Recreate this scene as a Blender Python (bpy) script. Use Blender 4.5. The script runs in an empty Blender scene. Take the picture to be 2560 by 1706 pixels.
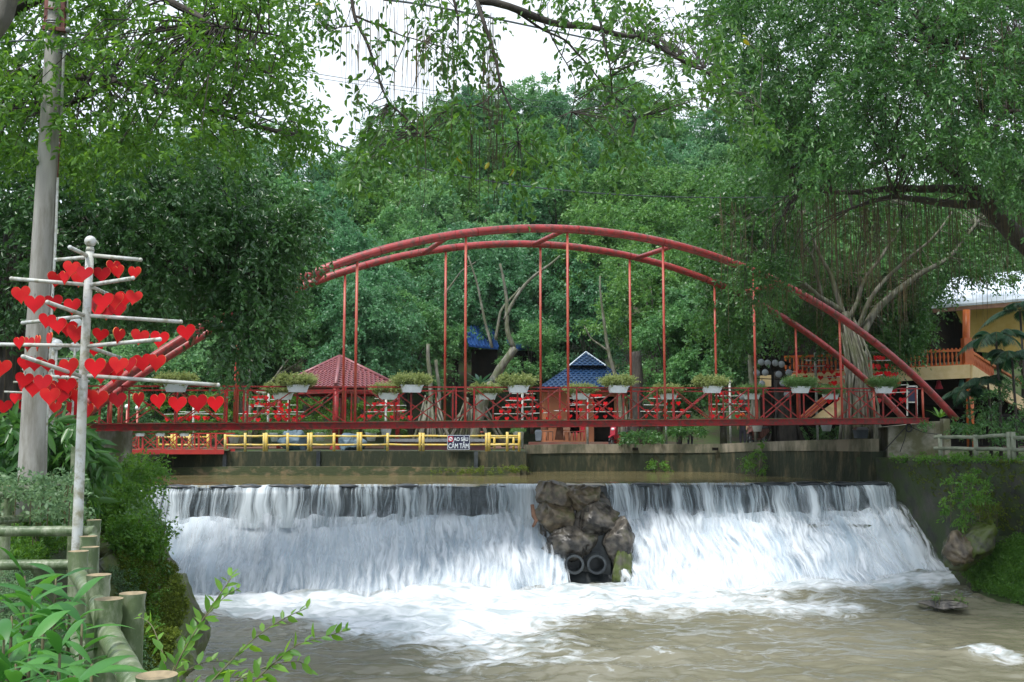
import bpy, math
import numpy as np
from mathutils import Vector, Matrix
from math import radians as R, pi, sin, cos

# ------------------------------------------------------------------ camera
F = 2500.0                      # focal length in pixels of the 2560 px wide photograph
TH = math.atan(232.0 / F)       # camera pitched up a little
sc = bpy.context.scene
COL = sc.collection
cam_d = bpy.data.cameras.new('camera'); cam = bpy.data.objects.new('camera', cam_d); COL.objects.link(cam)
cam_d.sensor_width = 36.0; cam_d.lens = 36.0 * F / 2560.0
cam_d.clip_start = 0.05; cam_d.clip_end = 2000
cam.location = (0, 0, 0); cam.rotation_euler = (pi / 2 + TH, 0, 0)
sc.camera = cam

# ------------------------------------------------------------------ sky, sun, exposure
SUN_EL, SUN_AZ = R(62), R(215)
w = bpy.data.worlds.new("World"); sc.world = w; w.use_nodes = True
nt = w.node_tree; nt.nodes.clear()
out = nt.nodes.new('ShaderNodeOutputWorld'); bg = nt.nodes.new('ShaderNodeBackground')
sky = nt.nodes.new('ShaderNodeTexSky'); sky.sky_type = 'NISHITA'; sky.sun_disc = False
sky.sun_elevation = SUN_EL; sky.sun_rotation = SUN_AZ; sky.air_density = 1.5; sky.dust_density = 3.0
# overcast: a pale cloud layer over the blue sky
tc = nt.nodes.new('ShaderNodeTexCoord'); nz = nt.nodes.new('ShaderNodeTexNoise')
nz.inputs['Scale'].default_value = 1.6; nz.inputs['Detail'].default_value = 5
cr = nt.nodes.new('ShaderNodeValToRGB')
cr.color_ramp.elements[0].position = 0.3; cr.color_ramp.elements[0].color = (7.4, 8.6, 10.2, 1)
cr.color_ramp.elements[1].position = 0.7; cr.color_ramp.elements[1].color = (9.6, 10.2, 11.0, 1)
mx = nt.nodes.new('ShaderNodeMix'); mx.data_type = 'RGBA'; mx.inputs[0].default_value = 0.86
nt.links.new(tc.outputs['Generated'], nz.inputs['Vector']); nt.links.new(nz.outputs['Fac'], cr.inputs['Fac'])
nt.links.new(sky.outputs['Color'], mx.inputs[6]); nt.links.new(cr.outputs['Color'], mx.inputs[7])
nt.links.new(mx.outputs[2], bg.inputs['Color']); bg.inputs['Strength'].default_value = 0.085
nt.links.new(bg.outputs[0], out.inputs['Surface'])
sd = bpy.data.lights.new('sun', 'SUN'); sd.energy = 2.3; sd.angle = R(16); sd.color = (1.0, 0.97, 0.92)
so = bpy.data.objects.new('sun', sd); COL.objects.link(so)
# light travels away from the sun: sun stands behind the camera, to the left
sdir = Vector((sin(SUN_AZ) * cos(SUN_EL), cos(SUN_AZ) * cos(SUN_EL), sin(SUN_EL)))
so.rotation_euler = sdir.to_track_quat('Z', 'Y').to_euler()
sc.view_settings.view_transform = 'Standard'; sc.view_settings.look = 'None'
sc.view_settings.exposure = 0.80; sc.view_settings.gamma = 1.0
sc.cycles.transparent_max_bounces = 12
sc.cycles.max_bounces = 6; sc.cycles.diffuse_bounces = 3; sc.cycles.glossy_bounces = 2; sc.cycles.transmission_bounces = 3

# ------------------------------------------------------------------ helpers
rng = np.random.default_rng(7)
def ray(px, py):
    x = (px - 1280.0) / F; y = -(py - 853.0) / F
    return np.array([x, cos(TH) - y * sin(TH), sin(TH) + y * cos(TH)])
def P(px, py, D):
    v = ray(px, py); return v * (D / v[1])
def PZ(px, py, z):
    v = ray(px, py); return v * (z / v[2])
def U(a, b, n=None): return rng.uniform(a, b, n)

def tag(o, label=None, cat=None, group=None, kind=None):
    if label: o['label'] = label
    if cat: o['category'] = cat
    if group: o['group'] = group
    if kind: o['kind'] = kind
    return o
def empty(name, loc=(0, 0, 0), rz=0.0):
    o = bpy.data.objects.new(name, None); COL.objects.link(o); o.location = loc; o.rotation_euler = (0, 0, rz)
    o.empty_display_size = 0.2
    return o
def link(name, me, parent=None, loc=None):
    o = bpy.data.objects.new(name, me); COL.objects.link(o)
    if parent is not None: o.parent = parent
    if loc is not None: o.location = loc
    return o
def kids(o): return [c for c in COL.objects if c.parent == o]
def copy_tree(src, children):
    """copy a thing and its (flat list of) parts; shares mesh data"""
    c = src.copy(); COL.objects.link(c); m = {src.name: c}
    for ch in children:
        d = ch.copy(); COL.objects.link(d); d.parent = m.get(ch.parent.name, c); m[ch.name] = d
    return c

def fast_mesh(name, V, faces_idx, nper, attrs=None, smooth=False):
    me = bpy.data.meshes.new(name)
    V = np.asarray(V, dtype=np.float32); fi = np.asarray(faces_idx, dtype=np.int32).ravel()
    nf = len(fi) // nper
    me.vertices.add(len(V)); me.vertices.foreach_set('co', V.ravel())
    me.loops.add(len(fi)); me.loops.foreach_set('vertex_index', fi)
    me.polygons.add(nf)
    me.polygons.foreach_set('loop_start', np.arange(0, len(fi), nper, dtype=np.int32))
    me.polygons.foreach_set('loop_total', np.full(nf, nper, dtype=np.int32))
    if smooth: me.polygons.foreach_set('use_smooth', np.ones(nf, dtype=bool))
    me.update(calc_edges=True)
    if attrs:
        for k, (dom, arr) in attrs.items():
            a = me.attributes.new(k, 'FLOAT', dom); a.data.foreach_set('value', np.asarray(arr, dtype=np.float32))
    return me

class MB:
    """collects shapes into ONE mesh"""
    def __init__(s): s.v = []; s.f = []; s.m = []; s.sm = []; s.n = 0
    def add(s, verts, faces, mi=0, smooth=False):
        s.v.append(np.asarray(verts, dtype=float).reshape(-1, 3))
        for f in faces: s.f.append([i + s.n for i in f]); s.m.append(mi); s.sm.append(smooth)
        s.n += len(s.v[-1]); return s
    def box(s, c, d, mi=0, rz=0.0, M=None):
        x, y, z = [q / 2 for q in d]
        v = np.array([[-x, -y, -z], [x, -y, -z], [x, y, -z], [-x, y, -z], [-x, -y, z], [x, -y, z], [x, y, z], [-x, y, z]])
        if M is not None: v = v @ np.array(M).T
        if rz: v = v @ np.array([[cos(rz), -sin(rz), 0], [sin(rz), cos(rz), 0], [0, 0, 1]]).T
        s.add(v + np.array(c), [(0, 3, 2, 1), (4, 5, 6, 7), (0, 1, 5, 4), (1, 2, 6, 5), (2, 3, 7, 6), (3, 0, 4, 7)], mi); return s
    def bar(s, a, b, wd, ht, mi=0):
        a = np.array(a, float); b = np.array(b, float); d = b - a; L = np.linalg.norm(d); d /= L
        up = np.array([0, 0, 1.0]) if abs(d[2]) < .95 else np.array([0, 1.0, 0])
        sd_ = np.cross(d, up); sd_ /= np.linalg.norm(sd_); up = np.cross(sd_, d)
        M = np.stack([d, sd_, up], axis=1); s.box((a + b) / 2, (L, wd, ht), mi, M=M); return s
    def tube(s, pts, rad, n=8, mi=0, caps=True, wob=0.0, smooth=True):
        pts = np.asarray(pts, float); k = len(pts)
        rad = np.full(k, rad) if np.isscalar(rad) else np.asarray(rad, float)
        T = np.gradient(pts, axis=0); T /= np.linalg.norm(T, axis=1)[:, None] + 1e-9
        ref = np.array([0, 0, 1.0]) if abs(T[0][2]) < .9 else np.array([1.0, 0, 0])
        u = np.cross(T[0], ref); u /= np.linalg.norm(u); rings = []
        ang = np.arange(n) * 2 * pi / n
        for i in range(k):
            u = u - T[i] * np.dot(u, T[i]); u /= np.linalg.norm(u) + 1e-9; w_ = np.cross(T[i], u)
            r = rad[i] * (1 + wob * rng.uniform(-1, 1, n)) if wob else rad[i]
            rings.append(pts[i] + (np.cos(ang) * r)[:, None] * u + (np.sin(ang) * r)[:, None] * w_)
        V = np.concatenate(rings); fc = []
        for i in range(k - 1):
            for j in range(n):
                j2 = (j + 1) % n; fc.append((i * n + j, i * n + j2, (i + 1) * n + j2, (i + 1) * n + j))
        s.add(V, fc, mi, smooth)
        if caps:
            b0 = s.n - len(V)
            s.f.append([b0 + j for j in range(n)][::-1]); s.m.append(mi); s.sm.append(False)
            s.f.append([b0 + (k - 1) * n + j for j in range(n)]); s.m.append(mi); s.sm.append(False)
        return s
    def lathe(s, prof, c=(0, 0, 0), n=16, mi=0, smooth=True):
        V = []; fc = []
        for r, z in prof:
            for j in range(n): a = 2 * pi * j / n; V.append((c[0] + r * cos(a), c[1] + r * sin(a), c[2] + z))
        for i in range(len(prof) - 1):
            for j in range(n):
                j2 = (j + 1) % n; fc.append((i * n + j, i * n + j2, (i + 1) * n + j2, (i + 1) * n + j))
        s.add(V, fc, mi, smooth); return s
    def ball(s, c, r, n=12, mi=0, sc_=(1, 1, 1), nz=0.0, seed=0):
        V = []; fc = []; m = n // 2
        for i in range(m + 1):
            for j in range(n):
                a = pi * i / m; b = 2 * pi * j / n
                V.append((sin(a) * cos(b), sin(a) * sin(b), cos(a)))
        V = np.array(V)
        if nz: V = V * (1 + nz * (vnoise(V * 1.7 + seed) - .5) * 2)[:, None]
        V = V * r * np.array(sc_) + np.array(c)
        for i in range(m):
            for j in range(n):
                j2 = (j + 1) % n; fc.append((i * n + j, (i + 1) * n + j, (i + 1) * n + j2, i * n + j2))
        s.add(V, fc, mi, True); return s
    def prism(s, poly, y0, y1, mi=0):
        """polygon in (x,z) extruded along y"""
        n = len(poly); V = [(x, y0, z) for x, z in poly] + [(x, y1, z) for x, z in poly]
        fc = [tuple(range(n)), tuple(range(2 * n - 1, n - 1, -1))] + [(i, i + n, (i + 1) % n + n, (i + 1) % n) for i in range(n)]
        s.add(V, fc, mi); return s
    def mesh(s, name, mats):
        me = bpy.data.meshes.new(name); V = np.concatenate(s.v) if s.v else np.zeros((0, 3))
        me.from_pydata(V.tolist(), [], s.f)
        for m_ in (mats if isinstance(mats, (list, tuple)) else [mats]): me.materials.append(m_)
        me.polygons.foreach_set('material_index', s.m); me.polygons.foreach_set('use_smooth', s.sm)
        me.update(); return me
    def build(s, name, mats, parent=None, loc=None): return link(name, s.mesh(name, mats), parent, loc)

def _h(ix, iy, iz):
    n = (ix * 374761393 + iy * 668265263 + iz * 2147483647) & 0xffffffff
    n = ((n ^ (n >> 13)) * 1274126177) & 0xffffffff
    return ((n ^ (n >> 16)) & 0xffff) / 65535.0
def vnoise(p):
    p = np.asarray(p, float); i = np.floor(p).astype(np.int64); f = p - i; f = f * f * (3 - 2 * f)
    r = 0
    for dx in (0, 1):
        for dy in (0, 1):
            for dz in (0, 1):
                wgt = (f[..., 0] if dx else 1 - f[..., 0]) * (f[..., 1] if dy else 1 - f[..., 1]) * (f[..., 2] if dz else 1 - f[..., 2])
                r = r + wgt * _h(i[..., 0] + dx, i[..., 1] + dy, i[..., 2] + dz)
    return r
def fbm(p, o=4):
    p = np.asarray(p, float); r = 0; a = .5; t = 0
    for k in range(o): r = r + a * vnoise(p * 2 ** k + 17.3 * k); t += a; a *= .5
    return r / t
def sstep(a, b, x): t = np.clip((x - a) / (b - a), 0, 1); return t * t * (3 - 2 * t)

# ------------------------------------------------------------------ materials
def mat(name, c1, c2=None, rough=.6, scale=6.0, bump=0.0, bscale=None, detail=6, metal=0.0, spec=.5, c3=None, stretch=None, w3=.35, s3=2.0, coat=0.0):
    m = bpy.data.materials.new(name); m.use_nodes = True; t = m.node_tree; b = t.nodes['Principled BSDF']
    b.inputs['Roughness'].default_value = rough; b.inputs['Metallic'].default_value = metal
    b.inputs['Specular IOR Level'].default_value = spec
    if coat: b.inputs['Coat Weight'].default_value = coat
    co = t.nodes.new('ShaderNodeTexCoord'); vec = co.outputs['Object']
    if stretch:
        mp = t.nodes.new('ShaderNodeMapping'); mp.inputs['Scale'].default_value = stretch
        t.links.new(vec, mp.inputs['Vector']); vec = mp.outputs['Vector']
    col = None
    if c2 is not None:
        n = t.nodes.new('ShaderNodeTexNoise'); n.inputs['Scale'].default_value = scale; n.inputs['Detail'].default_value = detail
        t.links.new(vec, n.inputs['Vector'])
        r = t.nodes.new('ShaderNodeValToRGB'); r.color_ramp.elements[0].position = .38; r.color_ramp.elements[1].position = .62
        r.color_ramp.elements[0].color = (*c1, 1); r.color_ramp.elements[1].color = (*c2, 1)
        t.links.new(n.outputs['Fac'], r.inputs['Fac']); col = r.outputs['Color']
        if c3 is not None:
            n3 = t.nodes.new('ShaderNodeTexNoise'); n3.inputs['Scale'].default_value = s3; n3.inputs['Detail'].default_value = 8
            n3.inputs['Roughness'].default_value = .65
            t.links.new(vec, n3.inputs['Vector'])
            r3 = t.nodes.new('ShaderNodeValToRGB'); r3.color_ramp.elements[0].position = 1 - w3 - .18; r3.color_ramp.elements[1].position = 1 - w3 - .02
            t.links.new(n3.outputs['Fac'], r3.inputs['Fac'])
            mm = t.nodes.new('ShaderNodeMix'); mm.data_type = 'RGBA'; mm.inputs[7].default_value = (*c3, 1)
            t.links.new(r3.outputs['Color'], mm.inputs[0]); t.links.new(col, mm.inputs[6]); col = mm.outputs[2]
        t.links.new(col, b.inputs['Base Color'])
    else: b.inputs['Base Color'].default_value = (*c1, 1)
    if bump:
        nb = t.nodes.new('ShaderNodeTexNoise'); nb.inputs['Scale'].default_value = bscale or scale * 3; nb.inputs['Detail'].default_value = 6
        t.links.new(vec, nb.inputs['Vector']); bp = t.nodes.new('ShaderNodeBump'); bp.inputs['Strength'].default_value = bump
        bp.inputs['Distance'].default_value = .05
        t.links.new(nb.outputs['Fac'], bp.inputs['Height']); t.links.new(bp.outputs['Normal'], b.inputs['Normal'])
    return m

def leafmat(name, dark, light, rough=.42, trans=.35, spec=.5, yellow=None):
    m = bpy.data.materials.new(name); m.use_nodes = True; t = m.node_tree; b = t.nodes['Principled BSDF']; o = t.nodes['Material Output']
    a = t.nodes.new('ShaderNodeAttribute'); a.attribute_name = 'rnd'
    r = t.nodes.new('ShaderNodeValToRGB'); e = r.color_ramp.elements
    e[0].position = 0; e[0].color = (*dark, 1); e[1].position = .96; e[1].color = (*light, 1)
    if yellow: q = e.new(1.0); q.color = (*yellow, 1)
    t.links.new(a.outputs['Fac'], r.inputs['Fac']); t.links.new(r.outputs['Color'], b.inputs['Base Color'])
    b.inputs['Roughness'].default_value = rough; b.inputs['Specular IOR Level'].default_value = spec
    tr = t.nodes.new('ShaderNodeBsdfTranslucent'); hs = t.nodes.new('ShaderNodeHueSaturation'); hs.inputs['Hue'].default_value = .48
    hs.inputs['Value'].default_value = 1.6; hs.inputs['Saturation'].default_value = 1.1
    t.links.new(r.outputs['Color'], hs.inputs['Color']); t.links.new(hs.outputs['Color'], tr.inputs['Color'])
    mxs = t.nodes.new('ShaderNodeMixShader'); mxs.inputs[0].default_value = trans
    t.links.new(b.outputs[0], mxs.inputs[1]); t.links.new(tr.outputs[0], mxs.inputs[2]); t.links.new(mxs.outputs[0], o.inputs['Surface'])
    return m

M = {}
M['red'] = mat('red_paint', (.27, .010, .014), (.33, .02, .022), .45, 3, .06, 30, spec=.3, c3=(.12, .035, .025), w3=.38, s3=7)
M['arch'] = mat('arch_paint', (.32, .028, .03), (.38, .05, .05), .36, 2, .05, 30, c3=(.15, .05, .04), w3=.37, s3=6)
M['hang'] = mat('hanger_paint', (.40, .045, .03), (.46, .10, .06), .4, 2)
M['low'] = mat('low_bridge_paint', (.45, .04, .03), (.36, .03, .03), .4, 3)
M['moss_deck'] = mat('mossy_deck', (.07, .10, .03), (.12, .12, .08), .9, 4)
M['white'] = mat('white_paint', (.55, .57, .57), (.46, .47, .42), .45, 7, .05, 40, c3=(.26, .25, .17), w3=.34, s3=12)
M['whitebox'] = mat('white_plastic', (.75, .78, .80), (.66, .70, .72), .4, 8)
M['heart'] = mat('heart_red', (.50, .002, .006), (.60, .004, .010), .55, 5, spec=.22)
M['heart_b'] = mat('heart_faded', (.56, .02, .015), (.50, .006, .010), .65, 9, spec=.2)
M['heart_c'] = mat('heart_deep', (.38, .002, .008), (.46, .004, .01), .45, 9, spec=.25)
M['heartedge'] = mat('heart_edge', (.70, .16, .04), None, .6)
M['concrete'] = mat('pole_concrete', (.27, .26, .24), (.36, .35, .32), .85, 2.5, .15, 60, c3=(.17, .16, .13), w3=.36, s3=1.6, stretch=(3, 3, .5))
M['rust'] = mat('rusty_iron', (.10, .03, .025), (.22, .08, .06), .7, 9)
M['black'] = mat('black_rubber', (.015, .015, .018), None, .6)
M['metal'] = mat('grey_metal', (.35, .36, .38), (.28, .28, .3), .4, 6, metal=.6)
M['bamboo'] = mat('bamboo_green', (.075, .115, .05), (.14, .185, .09), .40, 4, .25, 16, c3=(.26, .29, .20), w3=.33, s3=11, stretch=(1, 1, .5))
M['bamboo_end'] = mat('bamboo_cut', (.30, .235, .14), (.20, .16, .095), .8, 22)
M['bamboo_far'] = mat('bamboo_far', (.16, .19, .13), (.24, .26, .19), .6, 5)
M['yellow'] = mat('yellow_paint', (.62, .42, .06), (.70, .55, .18), .55, 5, c3=(.38, .33, .16), w3=.33, s3=5)
M['wall'] = mat('mossy_wall', (.028, .032, .014), (.12, .10, .052), .85, 2.6, .6, 9, c3=(.02, .028, .012), w3=.46, s3=1.5, stretch=(1.6, 1.6, .45))
M['wall2'] = mat('stone_wall', (.018, .02, .018), (.055, .054, .042), .7, 2.2, 1.0, 4, c3=(.03, .05, .012), w3=.44, s3=1.8)
M['band'] = mat('concrete_band', (.22, .19, .13), (.30, .26, .19), .85, 1.6, .2, 14, c3=(.09, .09, .055), w3=.42, s3=1.2, stretch=(1, 1, .4))
M['step'] = mat('stained_step', (.24, .17, .09), (.14, .12, .07), .85, 1.8, .4, 10, c3=(.05, .065, .025), w3=.46, s3=1.9, stretch=(1, 1, 1.5))
M['abut'] = mat('abutment_concrete', (.26, .25, .20), (.36, .34, .28), .85, 1.3, .2, 14, c3=(.12, .12, .06), w3=.42, s3=.9)
M['wetwall'] = mat('wet_dark_stone', (.018, .024, .03), (.05, .06, .065), .35, 2.5, .6, 6)
M['rock'] = mat('brown_rock', (.06, .046, .03), (.20, .155, .10), .38, 3.2, .9, 6, c3=(.055, .065, .02), w3=.32, s3=2.6)
M['rockw'] = mat('wet_rock', (.028, .026, .024), (.13, .115, .095), .24, 3.2, 1.0, 6, c3=(.045, .055, .015), w3=.26, s3=2.4)
M['mossrock'] = mat('mossy_rock', (.035, .033, .03), (.11, .10, .085), .5, 3.4, .9, 5, c3=(.06, .085, .012), w3=.46, s3=2.6)
M['ground'] = mat('forest_ground', (.03, .035, .018), (.055, .04, .028), .95, 1.3, .8, 6, c3=(.04, .07, .015), w3=.42, s3=.8)
M['paving'] = mat('terrace_paving', (.20, .07, .05), (.16, .12, .09), .7, 1.5, .1, 8)
M['bark'] = mat('dark_bark', (.03, .026, .022), (.065, .055, .045), .9, 6, .6, 14, stretch=(1, 1, .3))
M['bark_pale'] = mat('pale_bark', (.10, .095, .08), (.24, .23, .19), .9, 5, .5, 14, c3=(.10, .11, .06), w3=.4, s3=4, stretch=(1, 1, .35))
M['root'] = mat('aerial_root', (.03, .026, .018), (.12, .085, .035), .9, .8)
M['fol_dark'] = leafmat('leaf_dark', (.026, .08, .028), (.085, .21, .06), .30, .30, .7)
M['fol_light'] = leafmat('leaf_light', (.042, .135, .022), (.13, .28, .045), .42, .48, .5)
M['fol_hang'] = leafmat('leaf_hanging', (.028, .095, .022), (.10, .23, .04), .36, .45, .5, yellow=(.45, .36, .03))
M['fol_ban'] = leafmat('leaf_banyan', (.026, .09, .028), (.095, .235, .055), .34, .36, .6)
M['fol_a'] = leafmat('leaf_forest_a', (.045, .15, .055), (.16, .35, .12), .45, .36)
M['fol_b'] = leafmat('leaf_forest_b', (.05, .16, .045), (.17, .34, .09), .45, .36)
M['fol_c'] = leafmat('leaf_forest_c', (.04, .135, .065), (.14, .31, .15), .45, .36)
M['fol_d'] = leafmat('leaf_forest_d', (.06, .18, .075), (.20, .38, .15), .45, .36)
M['pl_yel'] = leafmat('leaf_planter', (.15, .21, .06), (.36, .42, .17), .6, .35)
M['pl_grn_shade'] = leafmat('leaf_planter_green_shaded', (.06, .15, .04), (.16, .28, .09), .6, .35)  # planter leaves with shade put into the colour; small pots reuse it
M['weed'] = leafmat('leaf_weed', (.04, .14, .02), (.14, .30, .045), .5, .4)
M['weedb'] = leafmat('leaf_weed_blue', (.07, .15, .07), (.19, .31, .15), .5, .35)
M['moss'] = leafmat('leaf_moss', (.06, .11, .01), (.15, .20, .02), .9, .2)
M['blade'] = leafmat('leaf_blade', (.025, .12, .025), (.085, .27, .05), .38, .35, .4)
M['shoot'] = leafmat('leaf_shoot', (.07, .20, .03), (.17, .35, .05), .42, .5)
M['palm'] = leafmat('leaf_palm', (.015, .06, .035), (.06, .14, .07), .4, .3)
M['stem'] = mat('green_stem', (.12, .13, .05), (.09, .07, .04), .7, 20)
M['cable'] = mat('cable_grey', (.07, .09, .10), None, .6)
M['orange'] = mat('orange_paint', (.50, .10, .015), (.58, .14, .02), .4, 4)
M['lantern'] = mat('shaded_white_lantern', (.30, .33, .36), None, .6)  # white lantern greyed: its shade is put into the colour
M['cream'] = mat('cream_paint', (.62, .46, .22), (.68, .52, .28), .6, 4)
M['yellowwall'] = mat('yellow_boards', (.50, .34, .07), (.56, .40, .11), .65, 3)
M['roofwhite'] = mat('white_roof_sheet', (.60, .66, .74), (.7, .75, .82), .5, 3)
M['dark'] = mat('dark_paint_and_shade', (.010, .009, .008), (.018, .015, .012), .9, 3, spec=.08)  # near-black painted as shade in openings and under the balcony; stand too
M['tile_red'] = mat('red_roof_tile', (.26, .085, .085), (.20, .07, .085), .35, 6, .1, 30)
M['tile_blue'] = mat('blue_roof_tile', (.010, .035, .09), (.015, .05, .13), .4, 6, .1, 30)
M['sheet_blue'] = mat('blue_sheet', (.012, .05, .18), (.02, .08, .26), .45, 4)
M['orangewall'] = mat('orange_plaster', (.50, .20, .09), (.44, .17, .08), .7, 2)
M['globe'] = mat('white_globe', (.82, .84, .86), None, .25)
M['pink'] = mat('pink_paint', (.55, .17, .14), (.62, .22, .18), .6, 4)
M['bluerock'] = mat('blue_grey_rock', (.05, .09, .12), (.16, .23, .28), .6, 1.5, .5, 5, stretch=(1, 1, 2))
M['bin'] = mat('grey_bin', (.12, .15, .18), (.16, .19, .22), .5, 4)
M['signblue'] = mat('sign_navy', (.02, .022, .06), None, .4)
M['signwhite'] = mat('sign_white', (.72, .80, .86), None, .4)
M['signred'] = mat('sign_red', (.42, .02, .04), None, .4)
M['helm_teal'] = mat('teal_helmet', (.18, .45, .38), None, .3)
M['helm_orange'] = mat('orange_helmet', (.75, .17, .03), None, .3)
M['skin'] = mat('skin', (.42, .24, .15), None, .5)
M['cloth'] = mat('dark_cloth', (.03, .035, .05), (.05, .05, .07), .9, 5)
M['cloth2'] = mat('blue_cloth', (.08, .14, .28), (.06, .1, .2), .9, 5)
M['wood'] = mat('brown_wood', (.16, .08, .05), (.24, .13, .08), .7, 5)

# ================================================================== THE SETTING
# eye is z = 0; upper water -1.75, lower water about -5, left path -1.6, terrace -0.72
ZU, ZL = -1.75, -5.02
CA = np.array([-12.9, 34.2]); CB = np.array([14.75, 36.8])         # crest of the weir
CD = (CB - CA); CLEN = float(np.linalg.norm(CD)); CD = CD / CLEN; CN = np.array([CD[1], -CD[0]])  # CN: downstream
def crest(u, s): return CA + CD * u + CN * s
LB_Y = np.array([-30, -5, 2.4, 3.4, 8.4, 11, 15, 20, 25, 29, 32, 34.2, 37, 42, 50.]);
LB_X = np.array([3.5, 3.0, 2.0, -.72, -3.15, -4.1, -5.6, -7.5, -8.9, -9.75, -11.2, -12.5, -13.6, -15, -16.])
def left_edge(y): return np.interp(y, LB_Y, LB_X)
RB_Y = np.array([-30, 15, 20, 22, 27, 30.5, 32.4, 34.2, 36.8, 38, 43, 50.]); RB_X = np.array([30, 24, 21.5, 20.5, 17.4, 15.7, 15.05, 14.5, 13.9, 14.2, 14.5, 15])
def right_edge(y): return np.interp(y, RB_Y, RB_X)
def terr(x, y):
    le = left_edge(y) - x; re = x - right_edge(y)
    wd = np.interp(y, [3, 8, 15, 25, 34], [.5, 1.1, 1.9, 2.6, 2.4])
    top = np.interp(y, [0, 16, 26, 34, 44], [-1.62, -1.5, -1.25, -.9, -.72])
    t = np.clip((le + .15 * wd) / wd, 0, 1); t = t ** .55
    hl = -5.9 + (top + 5.9) * t
    bed = np.where(y > 35.4, -3.2, -5.9)
    h = np.where(le > -.15 * wd, hl, bed)
    hr = np.interp(y, [0, 36, 44], [-1.0, -.95, -.75])
    wm = np.interp(y, [20, 24, 28.7, 31, 33.2, 33.8], [2.6, 2.5, 2.3, 1.7, .7, .0]); mound = -5.5 + 2.5 * np.clip((re + wm) / np.maximum(wm, .05), 0, 1) ** .8
    h = np.where((re > -wm) & (wm > .05) & (y < 33.8) & (y > 18), np.maximum(h, mound), h)
    h = np.where(re > .5, hr, h)
    fe = np.interp(x, [-30, .6, .72, 2.64, 5.3, 7.9, 9.57, 10.5, 11.15, 12.0, 13.2], [44.6, 44.6, 47.6, 48.2, 48.4, 48.0, 47.2, 45.2, 43.0, 41.0, 39.0])
    h = np.where((y > fe) & (re < .5), -.75, h)
    h = np.maximum(h, np.where(y > 66, -.75 + (y - 66) * .40 + 3.0 * (vnoise(np.stack([x * .05, y * .05, y * 0], -1)) - .5), -99))
    h = np.minimum(h, 34 + .02 * y)
    return h
def grid_obj(name, xs, ys, fz, m, uv=None, smooth=True):
    X, Y = np.meshgrid(xs, ys); Z = fz(X, Y); V = np.stack([X, Y, Z], -1).reshape(-1, 3)
    nx = len(xs); ny = len(ys); i = np.arange(nx - 1)[None, :] + np.arange(ny - 1)[:, None] * nx
    fc = np.stack([i, i + 1, i + nx + 1, i + nx], -1).reshape(-1, 4)
    me = fast_mesh(name, V, fc, 4, smooth=smooth); me.materials.append(m); return link(name, me)
xs = np.concatenate([np.linspace(-700, -60, 14), np.arange(-55, -20, 2.5), np.arange(-20, 24, .28), np.arange(24.5, 60, 2.5), np.linspace(65, 700, 14)])
ys = np.concatenate([np.linspace(-300, -10, 8), np.arange(-8, 2, .6), np.arange(2, 14, .2), np.arange(14, 50, .3), np.arange(50, 140, 2.5), np.linspace(150, 1200, 16)])
def terr_n(x, y):
    h = terr(x, y); p = np.stack([x * .9, y * .9, h * .9], -1)
    near = (np.abs(left_edge(y) - x) < 5) & (y < 40)
    return h + np.where(near, (fbm(p, 4) - .5) * .9 * np.clip((y - 5) / 12, .12, 1), 0) + np.where(y > 60, 0, (fbm(p * 2, 3) - .5) * .12)
tag(grid_obj('ground', xs, ys, terr_n, M['ground']), kind='structure')

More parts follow.
